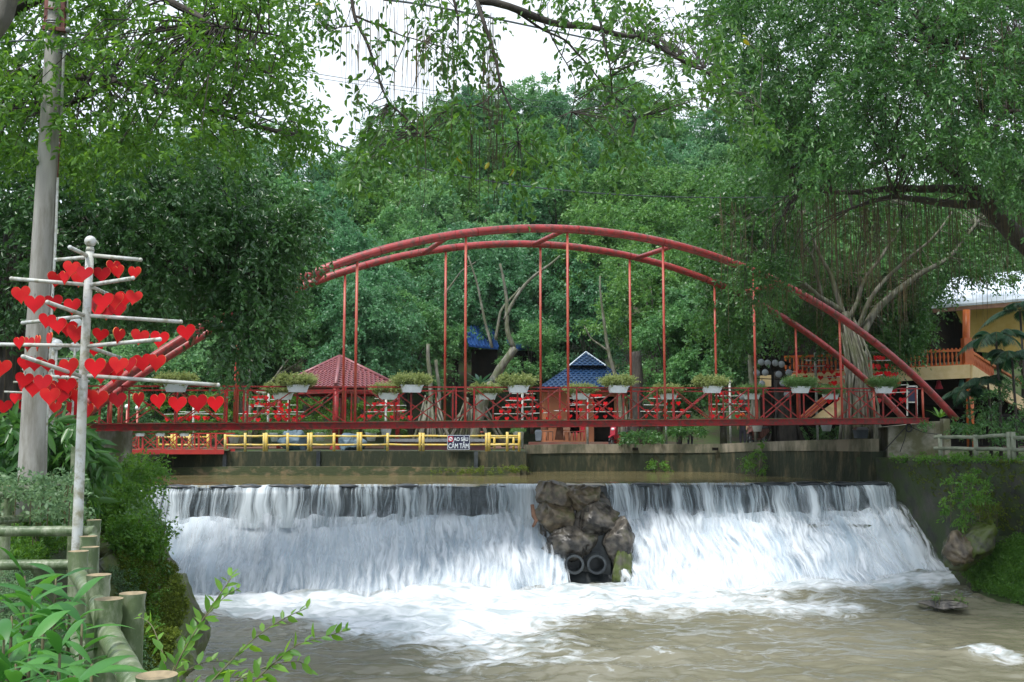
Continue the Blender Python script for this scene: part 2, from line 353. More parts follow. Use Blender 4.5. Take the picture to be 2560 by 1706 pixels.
# ---------------- water materials
def mat_river(name, c1, c2, foam_attr=True, rough=.16, bsc=5.0, bst=.35, stretch=(1, 1, 1)):
    m = bpy.data.materials.new(name); m.use_nodes = True; t = m.node_tree; b = t.nodes['Principled BSDF']; L = t.links.new
    co = t.nodes.new('ShaderNodeTexCoord'); mp = t.nodes.new('ShaderNodeMapping'); mp.inputs['Scale'].default_value = stretch
    L(co.outputs['Object'], mp.inputs['Vector'])
    n = t.nodes.new('ShaderNodeTexNoise'); n.inputs['Scale'].default_value = .5; n.inputs['Detail'].default_value = 5; L(mp.outputs[0], n.inputs['Vector'])
    r = t.nodes.new('ShaderNodeValToRGB'); r.color_ramp.elements[0].position = .35; r.color_ramp.elements[1].position = .65
    r.color_ramp.elements[0].color = (*c1, 1); r.color_ramp.elements[1].color = (*c2, 1); L(n.outputs['Fac'], r.inputs['Fac'])
    n2 = t.nodes.new('ShaderNodeTexNoise'); n2.inputs['Scale'].default_value = bsc; n2.inputs['Detail'].default_value = 6; n2.inputs['Distortion'].default_value = .6
    L(mp.outputs[0], n2.inputs['Vector'])
    bp = t.nodes.new('ShaderNodeBump'); bp.inputs['Strength'].default_value = bst; bp.inputs['Distance'].default_value = .08
    L(n2.outputs['Fac'], bp.inputs['Height']); L(bp.outputs['Normal'], b.inputs['Normal'])
    b.inputs['Roughness'].default_value = rough; b.inputs['IOR'].default_value = 1.33; b.inputs['Specular IOR Level'].default_value = .5
    if not foam_attr: L(r.outputs['Color'], b.inputs['Base Color']); return m
    at = t.nodes.new('ShaderNodeAttribute'); at.attribute_name = 'foam'
    n3 = t.nodes.new('ShaderNodeTexNoise'); n3.inputs['Scale'].default_value = 2.1; n3.inputs['Detail'].default_value = 12; n3.inputs['Roughness'].default_value = .68; n3.inputs['Distortion'].default_value = 1.1
    L(mp.outputs[0], n3.inputs['Vector'])
    # foam where noise > 1 - amount
    ad = t.nodes.new('ShaderNodeMath'); ad.operation = 'ADD'; L(at.outputs['Fac'], ad.inputs[0]); L(n3.outputs['Fac'], ad.inputs[1])
    mr = t.nodes.new('ShaderNodeMapRange'); mr.inputs['From Min'].default_value = .80; mr.inputs['From Max'].default_value = 1.08; mr.clamp = True
    L(ad.outputs[0], mr.inputs['Value'])
    n4 = t.nodes.new('ShaderNodeTexNoise'); n4.inputs['Scale'].default_value = 2.2; n4.inputs['Detail'].default_value = 8; n4.inputs['Distortion'].default_value = .8; L(mp.outputs[0], n4.inputs['Vector'])
    r4 = t.nodes.new('ShaderNodeValToRGB'); r4.color_ramp.elements[0].position = .36; r4.color_ramp.elements[1].position = .60
    r4.color_ramp.elements[0].color = (.40, .46, .48, 1); r4.color_ramp.elements[1].color = (.75, .79, .83, 1); L(n4.outputs['Fac'], r4.inputs['Fac'])
    mm = t.nodes.new('ShaderNodeMix'); mm.data_type = 'RGBA'; L(mr.outputs[0], mm.inputs[0]); L(r.outputs['Color'], mm.inputs[6]); L(r4.outputs['Color'], mm.inputs[7])
    L(mm.outputs[2], b.inputs['Base Color'])
    rr = t.nodes.new('ShaderNodeMapRange'); rr.inputs['To Min'].default_value = rough; rr.inputs['To Max'].default_value = .7; L(mr.outputs[0], rr.inputs['Value']); L(rr.outputs[0], b.inputs['Roughness'])
    return m
def mat_fall(name, octs, a0, a1, lo, hi, fade=False, soft=0.0, warp=.25, rough=.4, c0=.38, c1=.60, bump=.35):
    """falling water seen in a long exposure: strands of foam with gaps; UV = (metres along crest, metres along the flow)
    octs: (frequency across, frequency along, weight)"""
    m = bpy.data.materials.new(name); m.use_nodes = True; t = m.node_tree; b = t.nodes['Principled BSDF']; L = t.links.new
    uv = t.nodes.new('ShaderNodeUVMap'); uv.uv_map = 'flow'
    def math_(op, a, b_):
        q = t.nodes.new('ShaderNodeMath'); q.operation = op
        for i, v in enumerate((a, b_)):
            if isinstance(v, (int, float)): q.inputs[i].default_value = v
            else: L(v, q.inputs[i])
        return q.outputs[0]
    def noise(vec, x, y, det=4, off=0.0, rgh=.55):
        mp = t.nodes.new('ShaderNodeMapping'); mp.inputs['Scale'].default_value = (x, y, 1); mp.inputs['Location'].default_value = (off, off, off); L(vec, mp.inputs['Vector'])
        n = t.nodes.new('ShaderNodeTexNoise'); n.inputs['Scale'].default_value = 1; n.inputs['Detail'].default_value = det
        n.inputs['Roughness'].default_value = rgh; L(mp.outputs[0], n.inputs['Vector']); return n.outputs['Fac']
    wn = noise(uv.outputs[0], 1.1, .7, 2, 5.0); cx = t.nodes.new('ShaderNodeCombineXYZ'); L(math_('MULTIPLY', math_('SUBTRACT', wn, .5), warp * 4), cx.inputs['X'])
    va = t.nodes.new('ShaderNodeVectorMath'); L(uv.outputs[0], va.inputs[0]); L(cx.outputs[0], va.inputs[1]); vec = va.outputs[0]
    tot = None; tot2 = None
    for i, (fx, fy, wt) in enumerate(octs):
        q = math_('MULTIPLY', noise(vec, fx, fy, 3, i * 3.1), wt); tot = q if tot is None else math_('ADD', tot, q)
        q2 = math_('MULTIPLY', noise(vec, fx * 1.2, fy * 1.1, 4, 50 + i * 3.7), wt); tot2 = q2 if tot2 is None else math_('ADD', tot2, q2)
    mr = t.nodes.new('ShaderNodeMapRange'); mr.interpolation_type = 'SMOOTHSTEP'; mr.inputs['From Min'].default_value = a0; mr.inputs['From Max'].default_value = a1
    mr.inputs['To Min'].default_value = soft; L(tot, mr.inputs['Value']); al = mr.outputs[0]
    if fade:
        at = t.nodes.new('ShaderNodeAttribute'); at.attribute_name = 'fade'; al = math_('MULTIPLY', al, at.outputs['Fac'])
    L(al, b.inputs['Alpha'])
    mixc = math_('ADD', math_('MULTIPLY', tot, .55), math_('MULTIPLY', tot2, .45))
    r = t.nodes.new('ShaderNodeValToRGB'); r.color_ramp.elements[0].position = c0; r.color_ramp.elements[1].position = c1
    r.color_ramp.elements[0].color = (*lo, 1); r.color_ramp.elements[1].color = (*hi, 1); L(mixc, r.inputs['Fac']); L(r.outputs['Color'], b.inputs['Base Color'])
    bp = t.nodes.new('ShaderNodeBump'); bp.inputs['Strength'].default_value = bump; bp.inputs['Distance'].default_value = .12
    L(tot2, bp.inputs['Height']); L(bp.outputs['Normal'], b.inputs['Normal'])
    b.inputs['Roughness'].default_value = rough; b.inputs['Specular IOR Level'].default_value = .35
    return m
M['upper'] = mat_river('upper_water', (.13, .105, .045), (.17, .14, .07), False, .10, 3.2, .16, (.35, 1, 1))
M['lower'] = mat_river('lower_water', (.15, .145, .095), (.20, .19, .135), True, .14, 3.0, .5, (.55, 1, 1))

# ---------------- upper pool, rolling over the lip
def uvmap(me, uvs):
    l = me.uv_layers.new(name='flow'); idx = np.zeros(len(me.loops), dtype=np.int32); me.loops.foreach_get('vertex_index', idx)
    l.data.foreach_set('uv', np.asarray(uvs, dtype=np.float32)[idx].ravel())
def sheet(name, us, prof, m, disp=0.0, dfreq=(3, .5), mask=None, seed=0, parent=None, fadefn=None, drift=0.0, thick=None, uvs0=0):
    """prof(u) -> arrays s(v), z(v); grid over crest coordinate u and profile step v"""
    nv = len(prof(us[0])[0]); V = np.zeros((len(us), nv, 3)); UV = np.zeros((len(us), nv, 2)); Fd = np.ones((len(us), nv))
    for i, u in enumerate(us):
        s, z = prof(u); d = np.concatenate([[0], np.cumsum(np.hypot(np.diff(s), np.diff(z)))])
        dr = drift * d
        V[i, :, 0] = CA[0] + CD[0] * (u + dr) + CN[0] * s; V[i, :, 1] = CA[1] + CD[1] * (u + dr) + CN[1] * s; V[i, :, 2] = z
        UV[i, :, 0] = u + uvs0; UV[i, :, 1] = d
        if fadefn: Fd[i] = fadefn(u, d / d[-1])
    if disp:
        q = np.stack([UV[..., 0] * dfreq[0], UV[..., 1] * dfreq[1], np.full(UV.shape[:2], seed * 7.7)], -1)
        dd = (fbm(q, 4) - .5) * 2 * disp
        V[..., 0] += CN[0] * dd; V[..., 1] += CN[1] * dd; V[..., 2] += dd * .6
    nu = len(us); i = (np.arange(nu - 1)[:, None] * nv + np.arange(nv - 1)[None, :])
    fc = np.stack([i, i + 1, i + nv + 1, i + nv], -1)
    if mask is not None:
        k = mask((us[:-1] + us[1:]) / 2); fc = fc[k]
    me = fast_mesh(name, V.reshape(-1, 3), fc.reshape(-1, 4), 4, {'fade': ('POINT', Fd.ravel())}, smooth=True)
    uvmap(me, UV.reshape(-1, 2)); me.materials.append(m)
    o = link(name, me, parent); return o

U0, U1 = .1, CLEN - .15                    # weir in view
def crest_u(px):                            # where a vertical picture column meets the crest line
    r = (px - 1280) / F; return float((r * CA[1] - CA[0]) / (CD[0] - r * CD[1]))
RK0, RK1 = crest_u(1350), crest_u(1512)      # the rock pier between the two falls
def inflow(us): return ~((us > RK0) & (us < RK1))

# upper pool
def up_z(x, y):
    p = np.stack([x * .8, y * 1.6, x * 0], -1); return ZU + (fbm(p, 3) - .5) * .035
xs = np.arange(-19, 16.2, .35); ys = np.concatenate([np.arange(0, 1, .04), np.arange(1, 16.5, .25)])
X, S = np.meshgrid(xs, ys); cy = CA[1] + (X - CA[0]) * CD[1] / CD[0]; Y = cy + S
lip = vnoise(np.stack([X * 1.3, X * 0, X * 0], -1)) * .11 + vnoise(np.stack([X * 3.5, S * 5, X * 0 + 3], -1)) * .07
Z = up_z(X, Y) - (1 - sstep(0, .5, S)) * lip
nx = len(xs); i = np.arange(nx - 1)[None, :] + np.arange(len(ys) - 1)[:, None] * nx
me = fast_mesh('upper_pool', np.stack([X, Y, Z], -1).reshape(-1, 3), np.stack([i, i + 1, i + nx + 1, i + nx], -1).reshape(-1, 4), 4, smooth=True)
me.materials.append(M['upper']); tag(link('upper_pool', me), kind='structure')

# lower river: foam amount in real coordinates, ripples in the mesh
def wpx(px, py): q = PZ(px, py, ZL); return q[0], q[1]
FO = [(560, 1515, 150, 20, .50), (900, 1520, 300, 34, .62), (1200, 1520, 260, 34, .62), (1420, 1500, 120, 14, .25), (1640, 1470, 160, 22, .6), (1900, 1465, 220, 26, .55), (2200, 1450, 200, 22, .5),
      (1000, 1580, 240, 30, .28), (1220, 1605, 200, 40, .22), (1080, 1660, 160, 40, .15), (1380, 1650, 240, 50, .17), (1750, 1520, 300, 24, .34), (2060, 1530, 260, 24, .30), (1700, 1625, 240, 30, .20), (2000, 1650, 200, 40, .12), (1900, 1585, 60, 12, .30),
      (2500, 1640, 110, 14, .34), (2440, 1626, 70, 10, .32), (2560, 1662, 50, 9, .3), (2400, 1500, 90, 14, .30), (1000, 1510, 600, 22, .2), (2000, 1450, 420, 18, .2), (1300, 1690, 500, 60, .10), (1240, 1560, 420, 40, .14), (700, 1620, 200, 50, .06)]
xs = np.concatenate([np.arange(-16, 20, .085), [21, 23, 26, 30]]); ys = np.concatenate([np.arange(-12, 17, 1.0), np.arange(17, 35.2, .08)])
X, Y = np.meshgrid(xs, ys); fo = np.zeros_like(X)
for px, py, rx, ry, a in FO:
    cx, cy = wpx(px, py); ex = abs(wpx(px + rx, py)[0] - cx); ey = abs(wpx(px, py + ry)[1] - cy)
    fo += a * np.exp(-.5 * (((X - cx) / (ex * .75)) ** 2 + ((Y - cy) / (ey * .9)) ** 2))
toe = CA[1] + (X - CA[0]) * CD[1] / CD[0] - Y           # metres downstream of the crest
fo = np.maximum(fo, .62 * np.exp(-((toe - 3.6) / 1.3) ** 2) * ((X > -11)))
fo = np.clip(fo, 0, .8)
p = np.stack([X * .7, Y * 1.1, X * 0], -1); p2 = np.stack([X * 2.2, Y * 3.2, X * 0 + 9], -1)
turb = np.clip(fo * 1.6 + .25, 0, 1)
Z = ZL + (fbm(p, 4) - .5) * .50 * turb + (fbm(p2, 4) - .5) * (.22 * turb + .02) + np.exp(-((toe - 3.4) / 1.0) ** 2) * .16
Z += .28 * sstep(5, 16, X) * sstep(26, 33, Y)
nx = len(xs); i = np.arange(nx - 1)[None, :] + np.arange(len(ys) - 1)[:, None] * nx
me = fast_mesh('river', np.stack([X, Y, Z], -1).reshape(-1, 3), np.stack([i, i + 1, i + nx + 1, i + nx], -1).reshape(-1, 4), 4, {'foam': ('POINT', fo.ravel())}, smooth=True)
me.materials.append(M['lower']); tag(link('river', me), kind='structure')

# ---------------- the weir wall and the water on it
weir = empty('weir', (0, 0, 0)); tag(weir, 'long dark stone weir that the muddy river pours over', 'weir')
b = MB(); N = 90
for k in range(N):
    u0, u1 = CLEN * k / N - .2, CLEN * (k + 1) / N - .2
    jit = .06 * rng.uniform(-1, 1)
    a0, a1 = crest(u0, .16 + jit), crest(u1, .16 + jit); c0, c1 = crest(u0, -.5), crest(u1, -.5)
    zt = ZU - .05 - .05 * rng.random()
    V = [(*a0, -5.9), (*a1, -5.9), (*c1, -5.9), (*c0, -5.9), (*a0, zt), (*a1, zt), (*c1, zt), (*c0, zt)]
    b.add(V, [(0, 1, 5, 4), (1, 2, 6, 5), (2, 3, 7, 6), (3, 0, 4, 7), (4, 5, 6, 7)])
b.build('wall', M['wetwall'], weir)
b = MB()
for k in range(34):
    u = U(.5, CLEN - .5)
    if crest_u(1340) < u < crest_u(1600): continue
    q = crest(u, .06); b.ball((q[0], q[1], ZU - .055), U(.25, .55), 16, 0, (1, .42, .19), .25, k)
b.build('coping_stone', M['wetwall'], weir); COL.objects[-1]['kind'] = 'stuff'
b = MB()
pr = [(.1, -3.15), (.5, -3.25), (1.2, -4.05), (2.0, -5.05), (2.5, -5.9), (.1, -5.9)]
V = [(*crest(u, s), z) for u in (-.2, CLEN + .1) for s, z in pr]; n = len(pr)
b.add(V, [(i, (i + 1) % n, (i + 1) % n + n, i + n) for i in range(n)] + [tuple(range(n)), tuple(range(2 * n - 1, n - 1, -1))])
b.build('apron', M['wetwall'], weir)

M['curtain'] = mat_fall('fall_curtain', ((.42, .06, .46), (2.1, .22, .28), (7.5, .35, .18), (22, .7, .10)), .465, .60, (.22, .33, .41), (.72, .78, .81), warp=.14)
M['curtain2'] = mat_fall('fall_curtain_back', ((.9, .10, .34), (4.0, .25, .34), (13, .5, .32)), .46, .62, (.16, .24, .30), (.50, .58, .62), soft=.10, warp=.1)
M['foamslope'] = mat_fall('fall_foam', ((.45, .20, .50), (1.6, .34, .32), (5, .5, .12), (16, .8, .06)), .30, .42, (.40, .51, .60), (.76, .83, .89), warp=.12, c0=.39, c1=.54, rough=.7, bump=.14)
M['foamveil'] = mat_fall('fall_veil', ((.8, .30, .38), (2.8, .5, .34), (9, .8, .28)), .46, .62, (.66, .73, .80), (.78, .83, .88), fade=True, warp=.14, rough=.8, bump=.1)
us = np.arange(U0, U1, .07)
us_ = us
def vprof(off, tk):
    def f(u):
        lipn = .10 * float(vnoise(np.array([[u * 1.1, 3.3, off]]))[0]) + .04 * float(vnoise(np.array([[u * 4.5, 1.3, off]]))[0])
        t = np.linspace(0, 1, 16); thr = .42 + .22 * float(vnoise(np.array([[u * .6, 8.1, off]]))[0])
        s = -.06 + .22 * np.minimum(t * 4, 1) + thr * np.maximum(t - .1, 0) ** .8 + off
        z = ZU + .005 - lipn * np.minimum(t * 3, 1) - 1.45 * np.maximum(t - .06, 0) ** 1.35
        return s, z
    return f
wf = empty('waterfall', (0, 0, 0)); tag(wf, kind='structure')
sheet('falling_sheet', us, vprof(.0, 0), M['curtain2'], .03, (6, .6), inflow, 1, wf)
sheet('falling_sheet', us, vprof(.10, 0), M['curtain'], .05, (3.5, .5), inflow, 2, wf, uvs0=40)
def sprof(off, s0=.40, lift=0.0):
    def f(u):
        r_ = sstep(16, 26, u)                        # the right-hand fall is longer and slopes more
        t = np.linspace(0, 1, 34); top = -2.78 + .28 * (float(vnoise(np.array([[u * .8, 5.5, 1.0]]))[0]) - .5) + .25 * (float(vnoise(np.array([[u * 2.6, 2.5, off]]))[0]) - .5) + lift
        ft = .9 * (float(vnoise(np.array([[u * .33, 4.4, 9.0]]))[0]) - .5) + .5 * (float(vnoise(np.array([[u * 1.2, 6.4, 9.0 + off]]))[0]) - .5)
        s = s0 + off * .6 + t * (2.75 + .35 * r_ + off * 1.6 + ft * t) + .12 * np.sin(t * 9 + u * .7)
        k = float(vnoise(np.array([[u * .5, 12.5, 2.0]]))[0])
        z = top + off + (-5.35 + .25 * r_ - top - off) * (t ** (.82 + .25 * k)) + .10 * np.sin(t * 11 + 3 * k * 6) * t * (1 - t) * 3
        return s, z
    return f
def smask(us): return ~((us > crest_u(1392)) & (us < crest_u(1512)))
sheet('foam_slope', us, sprof(0), M['foamslope'], .17, (1.2, .6), smask, 3, wf)
def fd(u, t):
    e = sstep(0, .18, t) * (1 - sstep(.86, 1, t)); return e
sheet('foam_veil', us, sprof(.10, .38, .10), M['foamveil'], .22, (1.4, .8), smask, 4, wf, fd, uvs0=11)
sheet('foam_veil', us, sprof(.22, .36, .16), M['foamveil'], .28, (1.2, .9), smask, 5, wf, fd, uvs0=77)
# spray wrapping round the left rock and spilling on the right bank side are the same sheets

# ---------------- far quay walls
def wall_strip(name, pts, m, thick=.5, parent=None, nz=.0, cap=None):
    """pts: list of (x, y, zbottom, ztop) along the front face; gives a wall with thickness behind it"""
    b = MB(); V = []; n = len(pts); A = np.array(pts, float)
    T = np.gradient(A[:, :2], axis=0); T /= np.linalg.norm(T, axis=1)[:, None]; Nn = np.stack([-T[:, 1], T[:, 0]], -1)
    for i in range(n):
        x, y, zb, zt = A[i]; bx, by = x + Nn[i, 0] * thick, y + Nn[i, 1] * thick
        V += [(x, y, zb), (x, y, zt), (bx, by, zt), (bx, by, zb)]
    fc = []
    for i in range(n - 1):
        a = 4 * i; c = 4 * (i + 1)
        fc += [(a, c, c + 1, a + 1), (a + 1, c + 1, c + 2, a + 2), (a + 2, c + 2, c + 3, a + 3)]
    fc += [(0, 1, 2, 3), (4 * n - 1, 4 * n - 2, 4 * n - 3, 4 * n - 4)]
    b.add(V, fc); return b.build(name, m, parent)
def wp(px, D, y0, y1):
    a = P(px, y0, D); c = P(px, y1, D); return (a[0], a[1], c[2], a[2])
qw = empty('quay_wall'); tag(qw, 'long moss stained retaining wall under the yellow fence on the far bank', 'wall')
wall_strip('wall_face', [wp(340, 44.2, 1134, 1230), wp(560, 43, 1130, 1240), wp(900, 43, 1128, 1240), wp(1316, 43.2, 1129, 1240)], M['wall'], 3.0, qw)
wall_strip('footing', [wp(350, 43.9, 1172, 1240), wp(560, 42.7, 1167, 1240), wp(900, 42.6, 1167, 1240), wp(1300, 42.8, 1170, 1240)], M['step'], .5, qw)
b = MB()
for px in (796, 1190, 562): a = P(px, 1150, 42.95); b.box((a[0], a[1], -1.6), (.16, .1, 1.75))
b.build('drain_slot', M['wetwall'], qw)
qr = empty('quay_wall'); tag(qr, 'curving retaining wall with a pale concrete band, right of the yellow fence on the far bank', 'wall')
line = [(1318, 46.6, 1113), (1420, 47.2, 1111), (1560, 47.4, 1111), (1700, 47, 1111), (1800, 46, 1110), (1885, 43.5, 1106), (1960, 41, 1103), (2050, 39, 1100), (2176, 36.9, 1097.5)]
body = []; band = []
for px, D, yt in line:
    bh = 22 if px < 1890 else 22 + (px - 1885) / 291 * 10
    a = P(px, yt, D); c = P(px, yt + bh, D); body.append((a[0], a[1], -3.4, c[2])); 
    a2 = P(px, yt, D - .05); band.append((a2[0], a2[1], c[2], a[2]))
wall_strip('stone_face', body, M['wall'], 2.6, qr); wall_strip('band', band, M['band'], .45, qr)
b = MB()
for px, D in ((1588, 47.2), (1788, 45.9)): a = P(px, 1123, D); b.box((a[0], a[1], a[2]), (.26, .12, .13))
b.build('weep_hole', M['dark'], qr)
# its end return at the right corner
a = np.array(P(2176, 1097.5, 36.9)); 
b = MB(); c0 = a + np.array([.0, -.05, 0]); c1 = np.array([a[0] + .95, a[1] + 3.0, a[2]])
b.add([(c0[0], c0[1], -3.4), (c1[0], c1[1], -3.4), (c1[0], c1[1], c1[2] - .02), (c0[0], c0[1], c0[2] - .004)], [(0, 1, 2, 3)]); b.build('end_face', M['band'], qr)
tag(grid_obj('terrace', np.array([-60, 60.]), np.array([48.6, 67.]), lambda x, y: x * 0 - .70, M['paving']), kind='structure')

# right bank wall, abutment
rw = empty('bank_wall'); tag(rw, 'dark mossy retaining wall beside the right end of the waterfall', 'wall')
yy = np.array([37.2, 36.4, 35.5, 34.2, 33.2, 32.4, 31.4, 30.5, 29.4, 28.2, 27, 24.5, 22, 18]); 
body = []; V = []
lv = np.linspace(-5.6, -.86, 26); YY = np.linspace(37.4, 19, 90)
G = np.zeros((len(YY), len(lv) + 1, 3))
for i, y in enumerate(YY):
    xe = float(np.interp(y, RB_Y, RB_X)); xe += .0
    if y > 36.8: xe = float(np.interp(y, [36.8, 37.4], [13.9, 13.0]))
    for j, z in enumerate(lv):
        q = np.array([[xe * 1.0, y * 1.0, z * 1.2]]); n_ = float(fbm(q * 1.1, 4)[0]) - .5
        G[i, j] = (xe - .10 * (z + .86) * -1.0 * -.9 + n_ * .34 - .28, y, z + (.1 * n_ if j < len(lv) - 1 else .0))
    G[i, -1] = (G[i, -2, 0] + 1.6, y + .0, -.86)
nv = len(lv) + 1; i = (np.arange(len(YY) - 1)[:, None] * nv + np.arange(nv - 1)[None, :])
me = fast_mesh('wall_face', G.reshape(-1, 3), np.stack([i, i + nv, i + nv + 1, i + 1], -1).reshape(-1, 4), 4, smooth=False); me.materials.append(M['wall2']); link('wall_face', me, rw)

ab = empty('bridge_abutment'); tag(ab, 'pale cracked concrete abutment under the right end of the red arch bridge', 'abutment')
b = MB(); V = [P(2222, 1068, 37.0), P(2372, 1052, 36.8), P(2372, 1160, 36.8), P(2218, 1160, 37.0)]
V = [np.array(v) for v in V]; Bk = [v + np.array([.6, 3.2, 0]) for v in V]
b.add(V + Bk, [(0, 3, 2, 1), (4, 5, 6, 7), (0, 1, 5, 4), (1, 2, 6, 5), (2, 3, 7, 6), (3, 0, 4, 7)]); b.build('block', M['abut'], ab)
b = MB(); b.box((P(2362, 1100, 36.7)[0], 36.62, .0), (.24, .28, 1.1)); b.box((P(2362, 1100, 36.7)[0], 36.62, -.65), (.2, .24, .5)); b.build('pier', M['abut'], ab)
b = MB(); pts = [P(2268, 1064, 36.6), P(2240, 1095, 36.6), P(2212, 1125, 36.6)]; b.tube(pts, .018, 5)
pts = [P(2268, 1064, 36.6), P(2262, 1098, 36.6), P(2250, 1130, 36.6)]; b.tube(pts, .014, 5)
b.tube([P(2268, 1064, 36.6), P(2310, 1082, 36.6), P(2345, 1086, 36.6), P(2372, 1087, 36.6)], .014, 5)
b.tube([P(2272 + 7 * cos(q), 1070 + 10 * sin(q), 36.5) for q in np.linspace(0, 4 * pi, 24)], .03, 5)
tag(b.build('hose', M['black']), 'black hose coiled and hanging on the bridge abutment', 'hose')
# left abutment of the big bridge
b = MB(); q = P(226, 1075, 28.3); b.box((q[0] - 1.7, q[1] + 1.2, -1.15), (3.6, 3.4, 2.6)); tag(b.build('bridge_abutment', M['abut']), 'shaded concrete abutment under the left end of the red arch bridge', 'abutment')

# ---------------- rocks
def boulder(name, c, r, sc_, m, seed, label, amp=.28, rz=0.0, n=56):
    g = np.random.default_rng(seed); b = MB(); b.ball((0, 0, 0), 1.0, n, 0); me = b.mesh(name, m)
    V = np.zeros(len(me.vertices) * 3); me.vertices.foreach_get('co', V); V = V.reshape(-1, 3)
    V *= (1 + amp * .5 * (fbm(V * 1.3 + seed, 2) - .5) * 2)[:, None]
    for k in range(17):
        d = g.normal(size=3); d /= np.linalg.norm(d); h = g.uniform(.52, .86); q = V @ d; ex = np.maximum(q - h, 0); V -= (ex * .93)[:, None] * d
    cr_ = fbm(V * 2.2 + seed, 5); V *= (1 + .34 * (cr_ - .5) - .12 * np.exp(-((cr_ - .5) / .02) ** 2) + .11 * (fbm(V * 9 + seed, 3) - .5))[:, None]
    V *= r * 1.18 * np.array(sc_); me.vertices.foreach_set('co', V.ravel()); me.update()
    o = link(name, me); o.location = c; o.rotation_euler = (0, 0, rz); tag(o, label, 'rock'); return o
def brk(px, py, D, wpx_, hpx, dep, m, seed, label, amp=.22):
    c = P(px, py, D); r = wpx_ / 2 / F * D; return boulder('boulder', c, r, (1, dep / r, hpx / wpx_), m, seed, label, amp)
brk(1388, 1238, 34.5, 92, 74, .5, M['rock'], 3, 'rounded brown boulder at the top left of the rock pier between the falls')
brk(1462, 1248, 34.45, 92, 88, .5, M['rock'], 8, 'brown boulder at the top right of the rock pier between the falls')
brk(1392, 1296, 34.2, 100, 100, .6, M['rock'], 14, 'large brown boulder on the left of the rock pier, under the rounded one')
brk(1490, 1306, 34.1, 118, 86, .6, M['rockw'], 21, 'wet streaked boulder in the middle right of the rock pier', .3)
brk(1548, 1356, 33.9, 100, 112, .6, M['rockw'], 27, 'wet dark boulder splashed by the right fall')
brk(1436, 1352, 34.15, 150, 96, .6, M['rockw'], 33, 'dark wet stone block above the two drain pipes', .3)
brk(1560, 1436, 33.7, 66, 120, .5, M['mossrock'], 37, 'mossy wet stone at the foot of the rock pier right of the drain pipes', .3)
brk(1404, 1340, 34.5, 90, 240, .35, M['rockw'], 42, 'dark wet rock face behind the left drain pipe', .25)
brk(1462, 1335, 34.5, 190, 200, .45, M['rockw'], 46, 'craggy dark rock core of the pier showing between its boulders', .3)
pw = MB(); q = P(1462, 1400, 33.9); pw.box((q[0], q[1] + .5, -4.3), (1.75, .8, 2.4)); tag(pw.build('pier_base', M['wetwall']), 'dark stone base wall of the rock pier holding the drain pipes', 'wall')
for px, py, lb in ((1436, 1412, 'dark drain pipe mouth on the left, half lost in spray'), (1492, 1412, 'ribbed dark drain pipe mouth on the right at the foot of the pier')):
    c = P(px, py, 33.35); b = MB(); r = 24 / F * 33.4
    for k in range(4): b.tube([c + np.array([0, .55 - k * .14, 0]), c + np.array([0, .62 - k * .14, 0])], r * (1.08 if k % 2 else 1.0), 22, caps=False)
    b.tube([c + np.array([0, .05, 0]), c + np.array([0, 1.0, 0])], r * .98, 22, caps=False)
    ring = []; n = 24
    for k in range(n): a = 2 * pi * k / n; ring += [(c[0] + r * 1.0 * cos(a), c[1] + .0, c[2] + r * 1.0 * sin(a)), (c[0] + r * .76 * cos(a), c[1] + .0, c[2] + r * .76 * sin(a)), (c[0] + r * .76 * cos(a), c[1] + .9, c[2] + r * .76 * sin(a))]
    b.add(ring, [f for k in range(n) for f in ((3 * k, 3 * k + 1, 3 * ((k + 1) % n) + 1, 3 * ((k + 1) % n)), (3 * k + 1, 3 * k + 2, 3 * ((k + 1) % n) + 2, 3 * ((k + 1) % n) + 1))], 0)
    tag(b.build('drain_pipe', M['wetwall']), lb, 'pipe')
b = MB(); pts = [P(1330, 1262, 33.6), P(1334, 1290, 33.5), P(1341, 1302, 33.45), P(1332, 1318, 33.4)]; b.tube(pts, [.06, .085, .075, .035], 7, wob=.2)
tag(b.build('driftwood', M['wood']), 'short reddish stick caught in the left fall beside the rock pier', 'driftwood')
# right-hand rocks
brk(2440, 1350, 31.0, 150, 96, .8, M['mossrock'], 55, 'big tilted mossy boulder at the right end of the waterfall', .35).rotation_euler = (0, R(-38), 0)
brk(2400, 1374, 30.8, 74, 80, .5, M['rock'], 61, 'smaller brown boulder leaning on the big mossy one', .3)
brk(2370, 1512, 28.7, 120, 22, .45, M['rockw'], 66, 'low mossy stone washed by foam below the right bank', .3)
# left bank rock face
def lbrk(px, py, D, wp_, hp_, dep, seed, lab, m='mossrock'): return brk(px, py, D, wp_, hp_, dep, M[m], seed, lab, .35)
lbrk(345, 1440, 18.5, 190, 230, 1.6, 71, 'broad moss covered rock on the left bank beside the foam')
lbrk(425, 1580, 16.8, 120, 230, 1.0, 75, 'grey wet rock at the foot of the left bank')
lbrk(300, 1340, 22, 180, 170, 1.8, 79, 'overgrown rock below the left end of the waterfall')
lbrk(380, 1650, 13.5, 190, 190, 1.0, 83, 'shaded rock at the bottom of the left bank')

